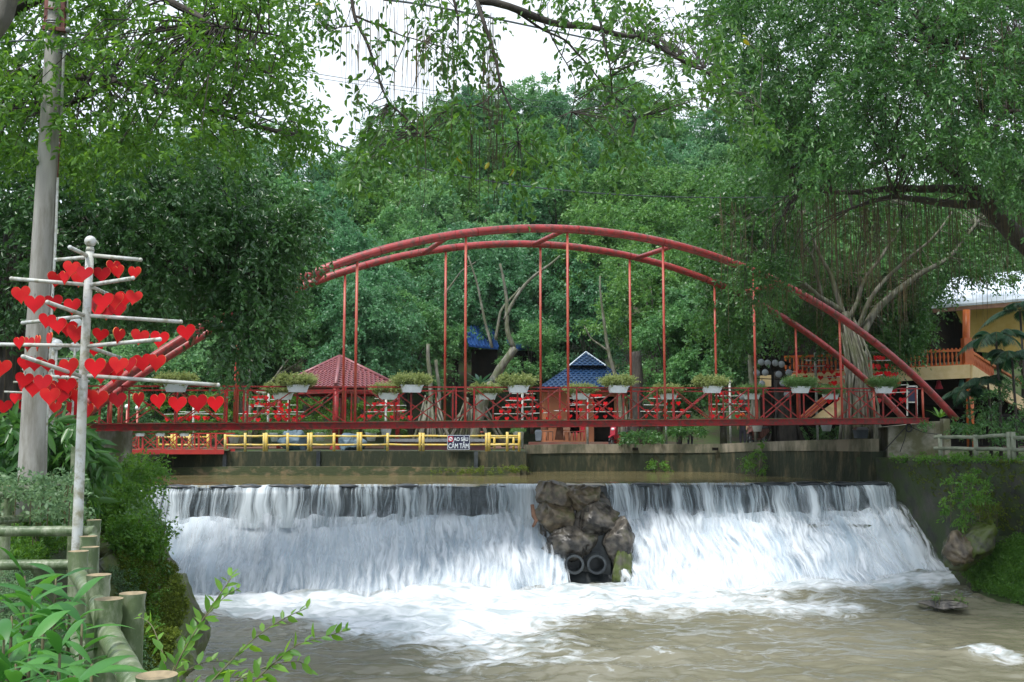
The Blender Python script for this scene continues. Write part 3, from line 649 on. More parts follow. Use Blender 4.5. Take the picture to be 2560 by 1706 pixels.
# ================================================================== THE ARCH BRIDGE
B0 = np.array([-8.09, 29.5]); BV = np.array([3.307, 1.03]); BD = BV / np.linalg.norm(BV); BN = np.array([-BD[1], BD[0]]); BL = float(np.linalg.norm(BV))
BW = 2.8
def bp_(t, off=0.0, z=0.0): q = B0 + BV * t + BN * off; return np.array([q[0], q[1], z])
def bhit(px, py, off=0.0):
    v = ray(px, py); q0 = B0 + BN * off
    D = np.dot(q0, BN) / np.dot(v[:2], BN); p = v * D
    return float(np.dot(p[:2] - q0, BD) / BL), float(p[2])
APX = [(160, 1054), (327, 931), (491, 836), (582, 778), (733, 694), (888, 644), (1041, 603), (1161, 584), (1291, 577.5), (1423, 575), (1540, 585), (1657, 606), (1739, 627), (1873, 674), (1964, 712), (2023, 743), (2102, 795), (2164, 842), (2240, 901), (2298, 957), (2390, 1046)]
ah = np.array([bhit(*q) for q in APX]); AF = np.polyfit(ah[:, 0], ah[:, 1], 5); T0, T1 = ah[0, 0], ah[-1, 0]
def az(t): return float(np.polyval(AF, t))
def dz(t): return .33 + .037 * t            # deck level
br = empty('arch_bridge', tuple(bp_(3, BW / 2, .3))); tag(br, 'long red footbridge hung from a pair of tubular steel arches', 'bridge')
brc = np.array(bp_(3, BW / 2, .3))
def bpart(mb, name, m): 
    o = mb.build(name, m, br); o.location = -brc; return o
for off, rr in ((0, .135), (BW, .125)):
    ts = np.linspace(T0, T1, 64); b = MB(); b.tube([bp_(t, off, az(t)) for t in ts], rr, 14); bpart(b, 'arch', M['arch'])
for off, rr in ((0, .135), (BW, .125)):
    for t in (-.1, .55, 1.2, 2.1, 3.1, 4.0, 4.9, 5.6, 6.4):
        q0, q1 = bp_(t, off, az(t)), bp_(t + .012, off, az(t + .012)); b = MB(); b.tube([q0, q1], rr * 1.035, 14, caps=False); bpart(b, 'weld_seam', M['red'])
for k in range(-1, 8):
    for off in (0, BW):
        t = k + (.004 if off else 0); top = az(t) - .1
        if k in (-1, 7): top = min(top, dz(t) + 1.1)
        b = MB(); b.tube([bp_(t, off, dz(t) - .1), bp_(t, off, top)], .042, 8, caps=True); bpart(b, 'hanger', M['hang'])
for t in (-.35, .74, 1.84, 2.98, 4.13, 5.33):
    b = MB(); b.tube([bp_(t, -.02, az(t) - .02), bp_(t - .05, BW, az(t - .05) - .02)], .085, 10); bpart(b, 'cross_brace', M['arch'])
TA, TB = -1.62, 7.05
for off in (0.0, BW):
    b = MB(); sgn = -1 if off == 0 else 1; o2 = off + sgn * .05
    for t in np.linspace(TA, TB, 2)[:1]:
        a_, c_ = bp_(TA, o2, dz(TA) - .11), bp_(TB, o2, dz(TB) - .11); b.bar(a_, c_, .02, .17)
        for zz in (-.02, -.205): b.bar(bp_(TA, o2 + sgn * .035, dz(TA) + zz), bp_(TB, o2 + sgn * .035, dz(TB) + zz), .11, .018)
    bpart(b, 'deck_beam', M['red'])
b = MB(); b.bar(bp_(TA, BW / 2, dz(TA) - .015), bp_(TB, BW / 2, dz(TB) - .015), BW - .14, .07); bpart(b, 'deck', M['moss_deck'])
b = MB()
for t in np.arange(TA + .2, TB, .5): b.bar(bp_(t, .1, dz(t) - .15), bp_(t, BW - .1, dz(t) - .15), .1, .16)
bpart(b, 'cross_beams', M['red'])
RH = 1.06
for off in (0.0, BW):
    b = MB(); b.bar(bp_(TA, off, dz(TA) + RH), bp_(TB, off, dz(TB) + RH), .05, .045); bpart(b, 'handrail', M['red'])
    for k in range(-2, 8):
        for a_ in ((.085,) if k == -2 else (-.085,) if k == 7.6 else (-.085, .085, .5)):
            t = k + a_
            if t < TA or t > TB: continue
            b = MB(); b.bar(bp_(t, off, dz(t)), bp_(t, off, dz(t) + RH - .02), .05, .05); bpart(b, 'railing_post', M['red'])
        for (ta, tb) in ((k + .1, k + .485), (k + .515, k + .9)):
            if tb > TB or ta < TA: continue
            for (p, q) in (((ta, RH - .06), (tb, .03)), ((ta, .03), (tb, RH - .06))):
                b = MB(); o3 = off + (.012 if p[1] > q[1] else -.022)
                b.bar(bp_(p[0], o3, dz(p[0]) + p[1]), bp_(q[0], o3, dz(q[0]) + q[1]), .03, .035); bpart(b, 'diagonal_brace', M['red'])

# ---------------- leaf helpers
def leaf_mesh(name, pos, axis, nrm, L, W, mats, rnd, hi=True, fold=.25, curl=0.0):
    pos = np.asarray(pos); n = len(pos); axis = axis / (np.linalg.norm(axis, axis=1)[:, None] + 1e-9)
    nrm = nrm - axis * np.sum(nrm * axis, 1)[:, None]; nrm /= np.linalg.norm(nrm, axis=1)[:, None] + 1e-9
    sd_ = np.cross(axis, nrm); L = L[:, None]; W = (W[:, None] if not np.isscalar(W) else W * L); h = nrm * W * fold
    tip = pos + axis * L - nrm * L * curl
    if hi:
        V = np.stack([pos, pos + axis * L * .28 + sd_ * W * .42 + h, pos + axis * L * .62 + sd_ * W * .42 + h - nrm * L * curl * .4, tip,
                      pos + axis * L * .62 - sd_ * W * .42 + h - nrm * L * curl * .4, pos + axis * L * .28 - sd_ * W * .42 + h], 1)
        f = np.array([[0, 1, 2, 3], [0, 3, 4, 5]])[None] + (np.arange(n) * 6)[:, None, None]; r = np.repeat(rnd, 2)
    else:
        V = np.stack([pos, pos + axis * L * .5 + sd_ * W * .5 + h, tip, pos + axis * L * .5 - sd_ * W * .5 + h], 1)
        f = np.array([[0, 1, 2, 3]])[None] + (np.arange(n) * 4)[:, None, None]; r = rnd
    me = fast_mesh(name, V.reshape(-1, 3), f.reshape(-1, 4), 4, {'rnd': ('FACE', r)})
    for m_ in (mats if isinstance(mats, list) else [mats]): me.materials.append(m_)
    return me
def rdir(n, zlo=-1, zhi=1):
    z = U(zlo, zhi, n); a = U(0, 2 * pi, n); s = np.sqrt(np.maximum(0, 1 - z * z)); return np.stack([s * np.cos(a), s * np.sin(a), z], 1)
def twigs(C, O, per, leaves, TL, LL, droop=.6, spread=.8, jit=.25, lvar=.35, colc=.5):
    """C clump centres, O outward directions. Returns leaf pos, axis, normal, length, rnd"""
    C = np.repeat(C, per, 0); O = np.repeat(O, per, 0); n = len(C)
    d = O + rdir(n) * spread; d /= np.linalg.norm(d, axis=1)[:, None] + 1e-9
    s = C + rdir(n) * (jit * U(0, 1, n)[:, None]); tl = TL * U(.6, 1.3, n)
    cr_ = U(0, 1, n // per).repeat(per)
    u = (np.arange(leaves) + U(0, 1, (n, leaves))) / leaves
    p = s[:, None] + d[:, None] * (u * tl[:, None])[..., None]; p[..., 2] -= droop * tl[:, None] * u ** 2
    t = d[:, None] + np.zeros_like(p); t = t.copy(); t[..., 2] -= 2 * droop * u; t /= np.linalg.norm(t, axis=2)[..., None]
    side = rdir(n * leaves).reshape(n, leaves, 3); ax = t * .6 + side * .8; ax[..., 2] -= .35 * droop
    nm = rdir(n * leaves, .1, 1).reshape(n, leaves, 3)
    L = LL * U(1 - lvar, 1 + lvar, (n, leaves)); r = np.clip(colc * cr_[:, None] + (1 - colc) * U(0, 1, (n, leaves)), 0, 1)
    return p.reshape(-1, 3), ax.reshape(-1, 3), nm.reshape(-1, 3), L.ravel(), r.ravel()

# ---------------- flower boxes on the railings
def planter_proto(m, seed):
    b = MB()
    tw, bw, h, d = .66, .52, .21, .2
    V = [(-bw / 2, -d * .35, 0), (bw / 2, -d * .35, 0), (bw / 2, d * .35, 0), (-bw / 2, d * .35, 0), (-tw / 2, -d / 2, h), (tw / 2, -d / 2, h), (tw / 2, d / 2, h), (-tw / 2, d / 2, h)]
    b.add(V, [(0, 3, 2, 1), (0, 1, 5, 4), (1, 2, 6, 5), (2, 3, 7, 6), (3, 0, 4, 7)])
    b.box((0, -d / 2 - .003, h), (tw + .03, .02, .025)); b.box((0, d / 2 + .003, h), (tw + .03, .02, .025))
    for k in range(11):
        x = -.27 + .054 * k; b.bar((x * .92, -d * .35 - .004, .01), (x * 1.14, -d / 2 - .004, h - .01), .018, .008)
    bm_ = b.mesh('box', M['whitebox'])
    C = np.stack([U(-.42, .42, 80), U(-.14, .14, 80), U(.16, .36, 80)], 1); O = np.stack([C[:, 0] * 1.6, C[:, 1] * 3, np.full(80, 1.1)], 1)
    p, a, nn, L, r = twigs(C, O, 7, 10, .31, .060, .30, .55, .09)
    return bm_, leaf_mesh('plant', p, a, nn, L, .42, m, r, False)
PP = [planter_proto(M['pl_yel'], 1), planter_proto(M['pl_yel'], 2), planter_proto(M['pl_grn_shade'], 3)]
def planter(loc, rz, k, label, group, s=1.0):
    r = empty('flower_box', loc, rz); r.scale = (s, s, s); tag(r, label, 'flower box', group)
    link('box', PP[k][0], r); link('plant', PP[k][1], r); return r
brz = math.atan2(BV[1], BV[0]); ordn = ['first', 'second', 'third', 'fourth', 'fifth', 'sixth', 'seventh', 'eighth', 'ninth', 'tenth', 'eleventh', 'twelfth', 'thirteenth', 'fourteenth', 'fifteenth', 'sixteenth', 'seventeenth', 'eighteenth', 'nineteenth', 'twentieth', 'twenty first', 'twenty second', 'twenty third']
desc = ['sparse box of thin stems', 'tilted box of thin stems', 'bushy yellow green box', 'full yellow green box', 'wide yellow green box', 'bushy pale green box', 'bushy green box tinted for shade', 'feathery green box tinted for shade']
for j, k in enumerate(range(-1, 7)):
    t = k + .5
    a = 2 if k >= 5 else (j % 2)  # right-end boxes take the leaf colour darkened for shade
    planter(tuple(bp_(t, -.06, dz(t) + RH - .17)), brz + U(-.06, .06), a, desc[j] + ' on the near bridge railing, %s from the left' % ordn[j], 'flower boxes along the near bridge railing', 1.05 if j > 1 else 1.0)
    if k >= 0: planter(tuple(bp_(t - .06, BW + .04, dz(t) + RH - .30)), brz + U(-.06, .06), a, 'white flower box on the far bridge railing, %s from the left' % ordn[j - 1], 'flower boxes along the far bridge railing', 1.0)

# ---------------- low red bridge behind, left
lb = empty('low_bridge'); tag(lb, 'low red footbridge with zigzag railing under the arch bridge on the left', 'bridge')
def lbp(px, py): 
    D = 41.5 + (px - 235) / 320 * 1.2; return P(px, py, D)
def bars(name, prs, wd, m, parent):
    for a_, c_ in prs: b = MB(); b.bar(a_, c_, wd, wd); b.build(name, m, parent)
for dd in (0, 1.7):
    o_ = np.array([0, dd, 0]); 
    b = MB(); b.bar(lbp(225, 1130) + o_, lbp(560, 1130) + o_, .06, .2); b.build('beam', M['low'], lb)
    b = MB(); b.bar(lbp(225, 1085) + o_, lbp(560, 1084) + o_, .05, .05); b.build('handrail', M['low'], lb)
    xs_ = [258, 309, 357, 408, 455, 497, 540]
    bars('railing_post', [(lbp(x, 1085) + o_, lbp(x, 1127) + o_) for x in xs_], .07 if dd == 0 else .05, M['low'], lb)
    zig = []
    for x0_, x1_ in zip([232] + xs_[:-1], xs_):
        zig.append((lbp(x0_ + 3, 1126) + o_, lbp(x1_ - 2, 1088) + o_)); zig.append((lbp(x0_ + 3, 1088) + o_, lbp(x1_ - 2, 1126) + o_))
    bars('diagonal_brace', zig, .035, M['low'], lb)
b = MB(); q0, q1 = lbp(225, 1126), lbp(560, 1126); b.bar(q0 + np.array([0, .85, 0]), q1 + np.array([0, .85, 0]), 1.7, .06); b.build('deck', M['moss_deck'], lb)
for j, px in enumerate((243, 310, 352, 402, 462)):
    a = lbp(px, 1090); planter((a[0], a[1] - .05, a[2] - .02), 0, 2, 'white flower box on the low red bridge railing, %s from the left' % ordn[j], 'flower boxes on the low red bridge', .62)

# ---------------- yellow fence and warning sign
yf = empty('yellow_fence'); tag(yf, 'yellow two-rail fence on top of the mossy quay wall', 'fence')
YD = 42.95
def yp(px, py): return P(px, py, YD + .3)
posts = [(563, 1), (613, 1), (660, 1), (666, 1), (719, 1), (771, 1), (778, 1), (835, 1), (895, 1), (902, 1), (969, 1), (1050, 1), (1058, 1), (1216, 1), (1223, 1), (1268, 1), (1298, 1)]
for px, _ in posts:
    b = MB(); y0 = 1080 + rng.uniform(0, 4) if px > 600 else 1086; b.tube([yp(px, 1130), yp(px + .3, y0)], .062, 8); b.build('post', M['yellow'], yf)
pxs = [563, 613, 663, 719, 774, 835, 898, 969, 1054, 1219, 1268, 1298]
for a_, c_ in zip(pxs[:-1], pxs[1:]):
    for py in (1090.5, 1112):
        d_ = 1.5 if c_ - a_ > 45 else 0; e_ = -2 if a_ > 1200 and py < 1100 else 0
        b = MB(); b.tube([yp(a_ - 2, py + rng.uniform(-1, 1)), yp((a_ + c_) / 2, py + d_ * .6), yp(c_ + 2, py + rng.uniform(-1, 1))], .042, 8); b.build('rail', M['yellow'], yf)
y2 = empty('yellow_fence'); tag(y2, 'short yellow fence section further back, seen through the low red bridge', 'fence')
for px in (395, 430, 438, 474, 520):
    b = MB(); b.tube([P(px, 1128, 47), P(px, 1083, 47)], .07, 8); b.build('post', M['yellow'], y2)
for py in (1093, 1112): b = MB(); b.tube([P(393, py, 47), P(460, py + 1, 47), P(524, py, 47)], .045, 8); b.build('rail', M['yellow'], y2)
y3 = empty('yellow_fence'); tag(y3, 'yellow fence return behind the right end of the quay fence', 'fence')
for px in (1236, 1284): b = MB(); b.tube([P(px, 1128, 45.5), P(px, 1088, 45.5)], .055, 8); b.build('post', M['yellow'], y3)
for py in (1095, 1111): b = MB(); b.tube([P(1222, py, 45.5), P(1296, py, 45.5)], .04, 8); b.build('rail', M['yellow'], y3)

sg = empty('warning_sign', tuple(P(1146.5, 1106.5, YD - .02))); tag(sg, 'dark blue warning sign in white capitals hung on the yellow fence', 'sign')
SW, SH = 57 / F * YD, 37.5 / F * YD
def rrect(w_, h_, r_, n=5):
    pts = []
    for cx, cy, a0 in ((w_ / 2 - r_, h_ / 2 - r_, 0), (-w_ / 2 + r_, h_ / 2 - r_, pi / 2), (-w_ / 2 + r_, -h_ / 2 + r_, pi), (w_ / 2 - r_, -h_ / 2 + r_, 1.5 * pi)):
        for k in range(n): a = a0 + pi / 2 * k / (n - 1); pts.append((cx + r_ * cos(a), cy + r_ * sin(a)))
    return pts[::-1]
for nm, w_, h_, y0, y1, mm in (('border', SW, SH, 0, .02, 'signblue'), ('edge_line', SW - .03, SH - .03, -.004, 0, 'signwhite'), ('panel', SW - .065, SH - .065, -.008, -.004, 'signblue')):
    b = MB(); b.prism(rrect(w_, h_, .04), y0, y1); b.build(nm, M[mm], sg)
b = MB(); b.box((-.34, -.010, .145), (.215, .004, .235)); b.build('red_square', M['signred'], sg)
b = MB(); b.prism([(-.34 + .082 * cos(a), .15 + .082 * sin(a)) for a in np.linspace(2 * pi, 0, 25)[:-1]], -.016, -.012); b.build('disc', M['signwhite'], sg)
b = MB(); b.bar((-.395, -.018, .20), (-.285, -.018, .10), .004, .018)
for k in range(3): b.bar((-.39 + k * .03, -.018, .135 - k * .01), (-.33 + k * .025, -.018, .175 - k * .01), .004, .011)
b.build('swimmer_mark', M['signred'], sg)
def text(s, size, loc, parent, m, sx=1.0, bold=.005):
    cu = bpy.data.curves.new('lettering', 'FONT'); cu.body = s; cu.size = size; cu.extrude = .002; cu.offset = bold; cu.align_x = 'LEFT'
    o = bpy.data.objects.new('tmp', cu); COL.objects.link(o); bpy.context.view_layer.update()
    me = bpy.data.meshes.new_from_object(o.evaluated_get(bpy.context.evaluated_depsgraph_get())); bpy.data.objects.remove(o)
    me.materials.append(m); q = link('lettering', me, parent, loc); q.rotation_euler = (pi / 2, 0, 0)
    wdt = max(v.co.x for v in me.vertices) - min(v.co.x for v in me.vertices); return q, wdt
for s_, sz, x0_, z0_, wd_ in (('AO SÂU', .215, -.205, .065, .62), ('CẤM TẮM', .29, -.435, -.245, .86)):
    q, wdt = text(s_, sz, (x0_, -.016, z0_), sg, M['signwhite']); q.scale = (wd_ / wdt, 1, 1)

# ---------------- bamboo-look concrete fences
def node_tube(b, a_, c_, r, nodes=2, n=14, mi=0, wob=.0):
    a_ = np.array(a_); c_ = np.array(c_); ks = np.linspace(0, 1, nodes * 6 + 1); rr = []
    for k in ks:
        f = (k * nodes + .35) % 1; rr.append(r * (1 + .05 * math.exp(-((min(f, 1 - f)) / .09) ** 2)))
    mid = (a_ + c_) / 2
    pts = [a_ + (c_ - a_) * k + np.array([0, 0, -wob * 4 * k * (1 - k)]) for k in ks]; b.tube(pts, rr, n, mi)
def bpost(parent, x, y, zt, zb, r):
    b = MB(); h = zt - zb; ks = [0, .3, .33, .36, .62, .65, .68, .9, .93, .965, 1.0]; rr = [1, .98, 1.05, .98, .96, 1.04, .97, .97, 1.07, 1.0, 1.10]
    b.tube([(x, y, zb + h * k) for k in ks], [r * q for q in rr], 18, caps=False)
    n = 18; V = [(x + r * 1.09 * cos(2 * pi * k / n), y + r * 1.09 * sin(2 * pi * k / n), zt) for k in range(n)] + [(x + r * .55 * cos(2 * pi * k / n), y + r * .55 * sin(2 * pi * k / n), zt - .012) for k in range(n)] + [(x, y, zt - .005)]
    b.add(V, [(k, (k + 1) % n, n + (k + 1) % n, n + k) for k in range(n)] + [(n + k, n + (k + 1) % n, 2 * n) for k in range(n)], 1)
    return b.build('post', [M['bamboo'], M['bamboo_end']], parent)
nf = empty('bamboo_fence', (-2, 4, -1.6)); tag(nf, 'green bamboo style fence running away from the camera along the left bank', 'fence')
nf.location = (0, 0, 0)
def fp(px, py, z): q = PZ(px, py, z); return q[0], q[1]
FP = []
for px, py, ww in ((392, 1688, 92), (272, 1497, 72), (247, 1437, 50), (196, 1378, 43), (221, 1341, 37), (235, 1300, 29)):
    x, y = fp(px, py, -.72); FP.append((x, y)); bpost(nf, x, y, -.72, -1.9, .056 if ww > 40 else .054)
x, y = fp(306, 1494, -.715); bpost(nf, x + .0, y + .12, -.715, -1.9, .054)
x, y = fp(206, 1373, -.72); bpost(nf, x, y + .12, -.72, -1.9, .05)
ch = [(-.86, -1.6), (1.0, .3)]
seq = [(-.60, 1.55)] + FP
for (a_, c_) in zip(seq[:-1], seq[1:]):
    for z in (-.86, -1.26):
        b = MB(); L_ = math.dist(a_, c_); node_tube(b, (a_[0], a_[1], z), (c_[0], c_[1], z), .047, max(2, int(L_ / .5)), 16); b.build('rail', M['bamboo'], nf)
sf = empty('bamboo_fence'); tag(sf, 'bamboo style side fence of two straight rails crossing behind the near plants at left', 'fence')
for py, D in ((1328, 8.35), (1412, 8.35)):
    b = MB(); a_ = P(236, py, D); c_ = P(-420, py + 2, D + .1); node_tube(b, a_, c_, .042, 5, 12); b.build('rail', M['bamboo'], sf)
bpost(sf, P(-150, 1300, 8.4)[0], 8.4, -.74, -1.8, .05)
s3 = empty('bamboo_fence'); tag(s3, 'bamboo style fence with bowed rails in front of the concrete pole', 'fence')
x, y = P(19, 1215, 11.6)[:2]; bpost(s3, x, y, P(19, 1215, 11.6)[2], -1.9, .058)
x, y = P(188, 1122, 14)[:2]; bpost(s3, x, y, P(188, 1118, 14)[2], -1.9, .055)
for pts in ([(-60, 1246), (20, 1237), (90, 1221), (150, 1206), (188, 1192)], [(-60, 1310), (20, 1300), (90, 1293), (140, 1275), (188, 1245)]):
    b = MB(); b.tube([P(px, py, 11.5 + (px - 19) / 169 * 2.4) for px, py in pts], .046, 12); b.build('rail', M['bamboo'], s3)
# right bank fence
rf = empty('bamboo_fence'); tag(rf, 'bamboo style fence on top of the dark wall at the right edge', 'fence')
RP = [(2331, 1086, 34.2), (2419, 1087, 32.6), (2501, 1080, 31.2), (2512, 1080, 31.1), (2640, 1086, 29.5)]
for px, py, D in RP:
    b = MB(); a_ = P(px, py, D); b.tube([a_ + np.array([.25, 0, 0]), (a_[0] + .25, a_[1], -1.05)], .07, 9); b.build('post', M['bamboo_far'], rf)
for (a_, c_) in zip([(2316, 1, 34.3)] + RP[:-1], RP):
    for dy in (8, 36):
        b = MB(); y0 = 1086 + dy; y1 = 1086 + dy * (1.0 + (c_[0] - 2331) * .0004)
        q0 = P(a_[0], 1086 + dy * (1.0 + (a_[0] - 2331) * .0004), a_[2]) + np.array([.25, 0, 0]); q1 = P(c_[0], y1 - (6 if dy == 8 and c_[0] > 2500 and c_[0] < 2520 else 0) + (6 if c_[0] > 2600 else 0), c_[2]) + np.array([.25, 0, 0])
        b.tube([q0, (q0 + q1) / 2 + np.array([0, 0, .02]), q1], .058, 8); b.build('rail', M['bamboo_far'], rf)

# ---------------- heart trees
def heart_me(name, s, th=.008, edge=True, hm='heart'):
    n = 26; pts = []
    for k in range(n):
        t = 2 * pi * k / n; x = 16 * sin(t) ** 3; z = 13 * cos(t) - 5 * cos(2 * t) - 2 * cos(3 * t) - cos(4 * t); pts.append((x / 32 * s, (z - 5) / 32 * s * 1.03))
    pts = [(x, z) for x, z in pts]; V = [(x, -th / 2, z) for x, z in pts] + [(x, th / 2, z) for x, z in pts] + [(0, -th / 2, -.1 * s), (0, th / 2, -.1 * s)]
    b = MB(); b.add(V, [(k, (k + 1) % n, 2 * n) for k in range(n)] + [((k + 1) % n + n, k + n, 2 * n + 1) for k in range(n)], 0)
    b.add(V[:2 * n], [(k, k + n, (k + 1) % n + n, (k + 1) % n) for k in range(n)], 1)
    if edge: b.tube([(0, 0, .16 * s), (.0, 0, .30 * s)], .0025, 4, 2, caps=False)
    return b.mesh(name, [M[hm], M['heartedge'], M['black']])
H0 = heart_me('heart', .155); H1 = heart_me('heart', .19, .012, False)
HV = {id(H0): [H0, H0, heart_me('heart', .155, hm='heart_b'), heart_me('heart', .150, hm='heart_c')], id(H1): [H1, H1, heart_me('heart', .19, .012, False, 'heart_b'), heart_me('heart', .185, .012, False, 'heart_c')]}
NH = [0]
def heart(loc, rz, me, label, group, tilt=0.0, sc_=1.0):
    o = link('heart_plaque', HV[id(me)][int(rng.integers(0, 4))]); o.location = loc; o.rotation_euler = (U(-.1, .1), tilt, rz); o.scale = (sc_, 1, sc_); tag(o, label, 'heart', group); NH[0] += 1; return o
# the near one: built from its real parts
hx, hy = P(209, 900, 8.3)[:2]
DN = 8.3
ht = empty('heart_pole', (P(192, 1370, DN)[0], DN, -1.6)); tag(ht, 'nearest tall white pole with ball top and crossing arms full of red hearts', 'pole')
hloc = np.array(ht.location)
def hp(mb, name, m): o = mb.build(name, m, ht); o.location = -hloc; return o
base = P(181, 1490, DN); base[2] = -1.62; top = P(225, 628, DN)
b = MB(); b.tube([base, P(192, 1370, DN), P(206, 1000, DN), P(218, 760, DN), top], [.044, .042, .038, .035, .033], 18); hp(b, 'post', M['white'])
b = MB(); b.ball(P(226, 604, DN), .048, 20); b.tube([P(225, 628, DN), P(225.5, 618, DN)], [.037, .028], 14); hp(b, 'finial_ball', M['white'])
# arms: (x, y) at the post, (x, y) at the tip, how far the tip comes towards the camera (+) or away (-), radius
ARMS = [((221, 641), (175, 619), .30, 'upper left front arm'), ((214, 644), (141, 650), -.45, 'upper left back arm'), ((235, 639), (351, 650), -.05, 'top right arm'),
        ((212, 712), (29, 697), .15, 'long second left arm'), ((224, 713), (332, 696), .35, 'second right arm'), ((232, 719), (268, 735), -.7, 'short back arm'),
        ((214, 790), (119, 756), .5, 'third left front arm'), ((208, 791), (57, 808), -.5, 'third left back arm'), ((228, 790), (452, 805), -.25, 'long third right arm'),
        ((204, 865), (-30, 861), -.05, 'long fourth left arm'), ((217, 866), (399, 849), .45, 'fourth right arm'), ((222, 868), (300, 895), -.8, 'fourth back arm'),
        ((208, 943), (58, 892), .55, 'lowest left front arm'), ((205, 946), (130, 942), -.9, 'lowest left back arm'), ((221, 940), (545, 963), -.1, 'longest lowest right arm')]
for (x0_, y0_), (x1_, y1_), dd, nm in ARMS:
    a_ = P(x0_, y0_, DN); c_ = P(x1_, y1_, DN - dd); a_ = a_ - (c_ - a_) * .02
    b = MB(); b.tube([a_, c_], .0165, 10); b.ball(c_, .019, 10); hp(b, 'arm', M['white'])
# hearts seen on the near pole: px, py (centre), width px, which row, turn
HS = [(180, 667, 46, 0, 0), (142, 694, 34, 0, .7), (163, 690, 34, 0, .5), (213, 680, 44, 0, .1), (197, 692, 44, -1, .3), (255, 682, 46, 0, .1), (284, 665, 26, 0, 1.0), (294, 676, 38, 0, .2), (337, 679, 36, 0, .4),
      (52, 731, 50, 1, 0), (87, 754, 52, 1, .1), (133, 752, 46, 1, .2), (181, 761, 46, 1, .1), (236, 757, 34, 1, .7), (258, 748, 50, 1, .1), (286, 746, 48, 1, .1), (313, 742, 42, 1, .2), (336, 740, 42, 1, .1), (270, 775, 46, -2, .1), (294, 770, 44, -2, .2), (246, 772, 40, -2, .3),
      (119, 798, 40, 2, .3), (144, 810, 44, 2, .2), (192, 829, 54, 2, .1), (170, 816, 44, 2, .3), (252, 834, 38, 2, .3), (298, 834, 14, 2, 1.2), (351, 838, 44, 2, .2), (400, 843, 48, 2, .1), (465, 826, 46, 2, .1),
      (48, 854, 34, 3, .3), (72, 856, 40, 3, .3), (95, 852, 22, 3, .9), (4, 914, 50, 3, .1), (64, 906, 34, 3, .5), (87, 905, 42, 3, .3), (119, 910, 26, 3, .8), (172, 912, 52, 3, .1), (155, 925, 40, -3, .3), (236, 868, 40, -3, .3), (124, 845, 22, -3, .9),
      (238, 912, 56, 4, .1), (267, 915, 52, 4, 0), (297, 908, 48, 4, .1), (322, 908, 44, 4, .2), (355, 901, 50, 4, .1), (393, 901, 48, 4, .2), (286, 928, 50, -3, .2), (254, 930, 52, -3, .1),
      (62, 946, 44, 5, .2), (85, 964, 50, 5, .1), (108, 952, 52, 5, .2), (140, 972, 52, 5, .1), (168, 960, 44, 5, .2), (196, 988, 44, 5, .2), (155, 985, 46, 5, .2), (125, 985, 50, 5, 0),
      (246, 992, 52, 6, .1), (294, 996, 44, 6, .2), (346, 995, 12, 6, 1.25), (395, 998, 42, 6, .2), (444, 1006, 46, 6, .1), (494, 1002, 52, 6, 0), (539, 1005, 44, 6, .2)]
GN = 'red hearts hanging on the nearest white pole'
rown = {0: 'in the top row of the nearest white pole', 1: 'in the second row of the nearest white pole', 2: 'in the third row of the nearest white pole', 3: 'in the fourth row of the nearest white pole', 4: 'under the fourth right arm of the nearest white pole', 5: 'under the lowest left arm of the nearest white pole', 6: 'under the longest lowest right arm of the nearest pole', -1: 'at the back of the top row of the nearest pole', -2: 'at the back of the second row of the nearest pole', -3: 'at the back of the fourth row of the nearest pole'}
rows = {}
for h_ in HS: rows.setdefault(h_[3], []).append(h_)
for rk, lst in rows.items():
    lst.sort(key=lambda q: q[0])
    for j, (px, py, ww, _, tw) in enumerate(lst):
        dd = (-.55 if rk < 0 else U(-.25, .3)); D = DN - dd
        lab = 'red heart %s, %s from left' % (rown[rk], ordn[j])
        if tw > .9: lab = 'edge-on red heart %s, %s from left' % (rown[rk], ordn[j])
        heart(P(px, py - 4, D), (tw if rng.random() < .5 else -tw) + U(-.1, .1), H0, lab, GN, U(-.14, .14), (ww / max(cos(tw), .25) if tw < .9 else 44) / F * D / .155)
# a smaller heart pole with lamps behind it, left
def far_pole(px, ytop, D, zb, nlev, halfw, label, nh, short='', lowy=None):
    r = empty('heart_pole', (0, 0, 0)); x = P(px, ytop, D)[0]; zt = P(px, ytop, D)[2]; r.location = (x, D, zb); tag(r, label, 'pole')
    b = MB(); b.tube([(0, 0, 0), (0, 0, zt - zb)], .055, 8); b.build('post', M['white'], r); b = MB(); b.ball((0, 0, zt - zb + .05), .075, 8); b.build('finial_ball', M['white'], r)
    lv = np.linspace(zt - .25, (P(px, lowy, D)[2] if lowy else zt - nlev * .55), nlev)
    g = 'small red hearts on the ' + short
    per = max(1, nh // nlev); 
    for i, z in enumerate(lv):
        hw = halfw * (.45 + .55 * i / max(1, nlev - 1)); az_ = U(0, 3.14)
        for k in range(4 if i % 2 else 3):
            a = az_ + k * pi / 2 + U(-.1, .1); c = np.array([cos(a), sin(a) * .8, U(-.02, .05)]) * hw
            b = MB(); b.tube([(0, 0, z - zb), (c[0], c[1], z - zb + c[2])], .02, 6); b.build('arm', M['white'], r)
        for k in range(per):
            u = (k + .5) / per * 2 - 1 + U(-.06, .06); xx = u * hw
            heart((x + xx, D + U(-.3, .3), z - .2 + U(-.04, .04)), U(-.7, .7), H1, 'heart, %s in the %s row of the %s' % (ordn[k], ordn[i], short), g, U(-.1, .1), U(1.3, 1.6) if D < 45 else U(1.05, 1.3))
    return r
far_pole(2166, 868, 43, -.7, 6, 1.9, 'tall white heart pole at the right bridge end below the banyan', 66, 'tall right pole below the banyan', lowy=985)
far_pole(2038, 888, 45, -.7, 5, 1.5, 'white heart pole just left of the tallest right one', 30, 'shorter pole left of the tall right one', lowy=960)
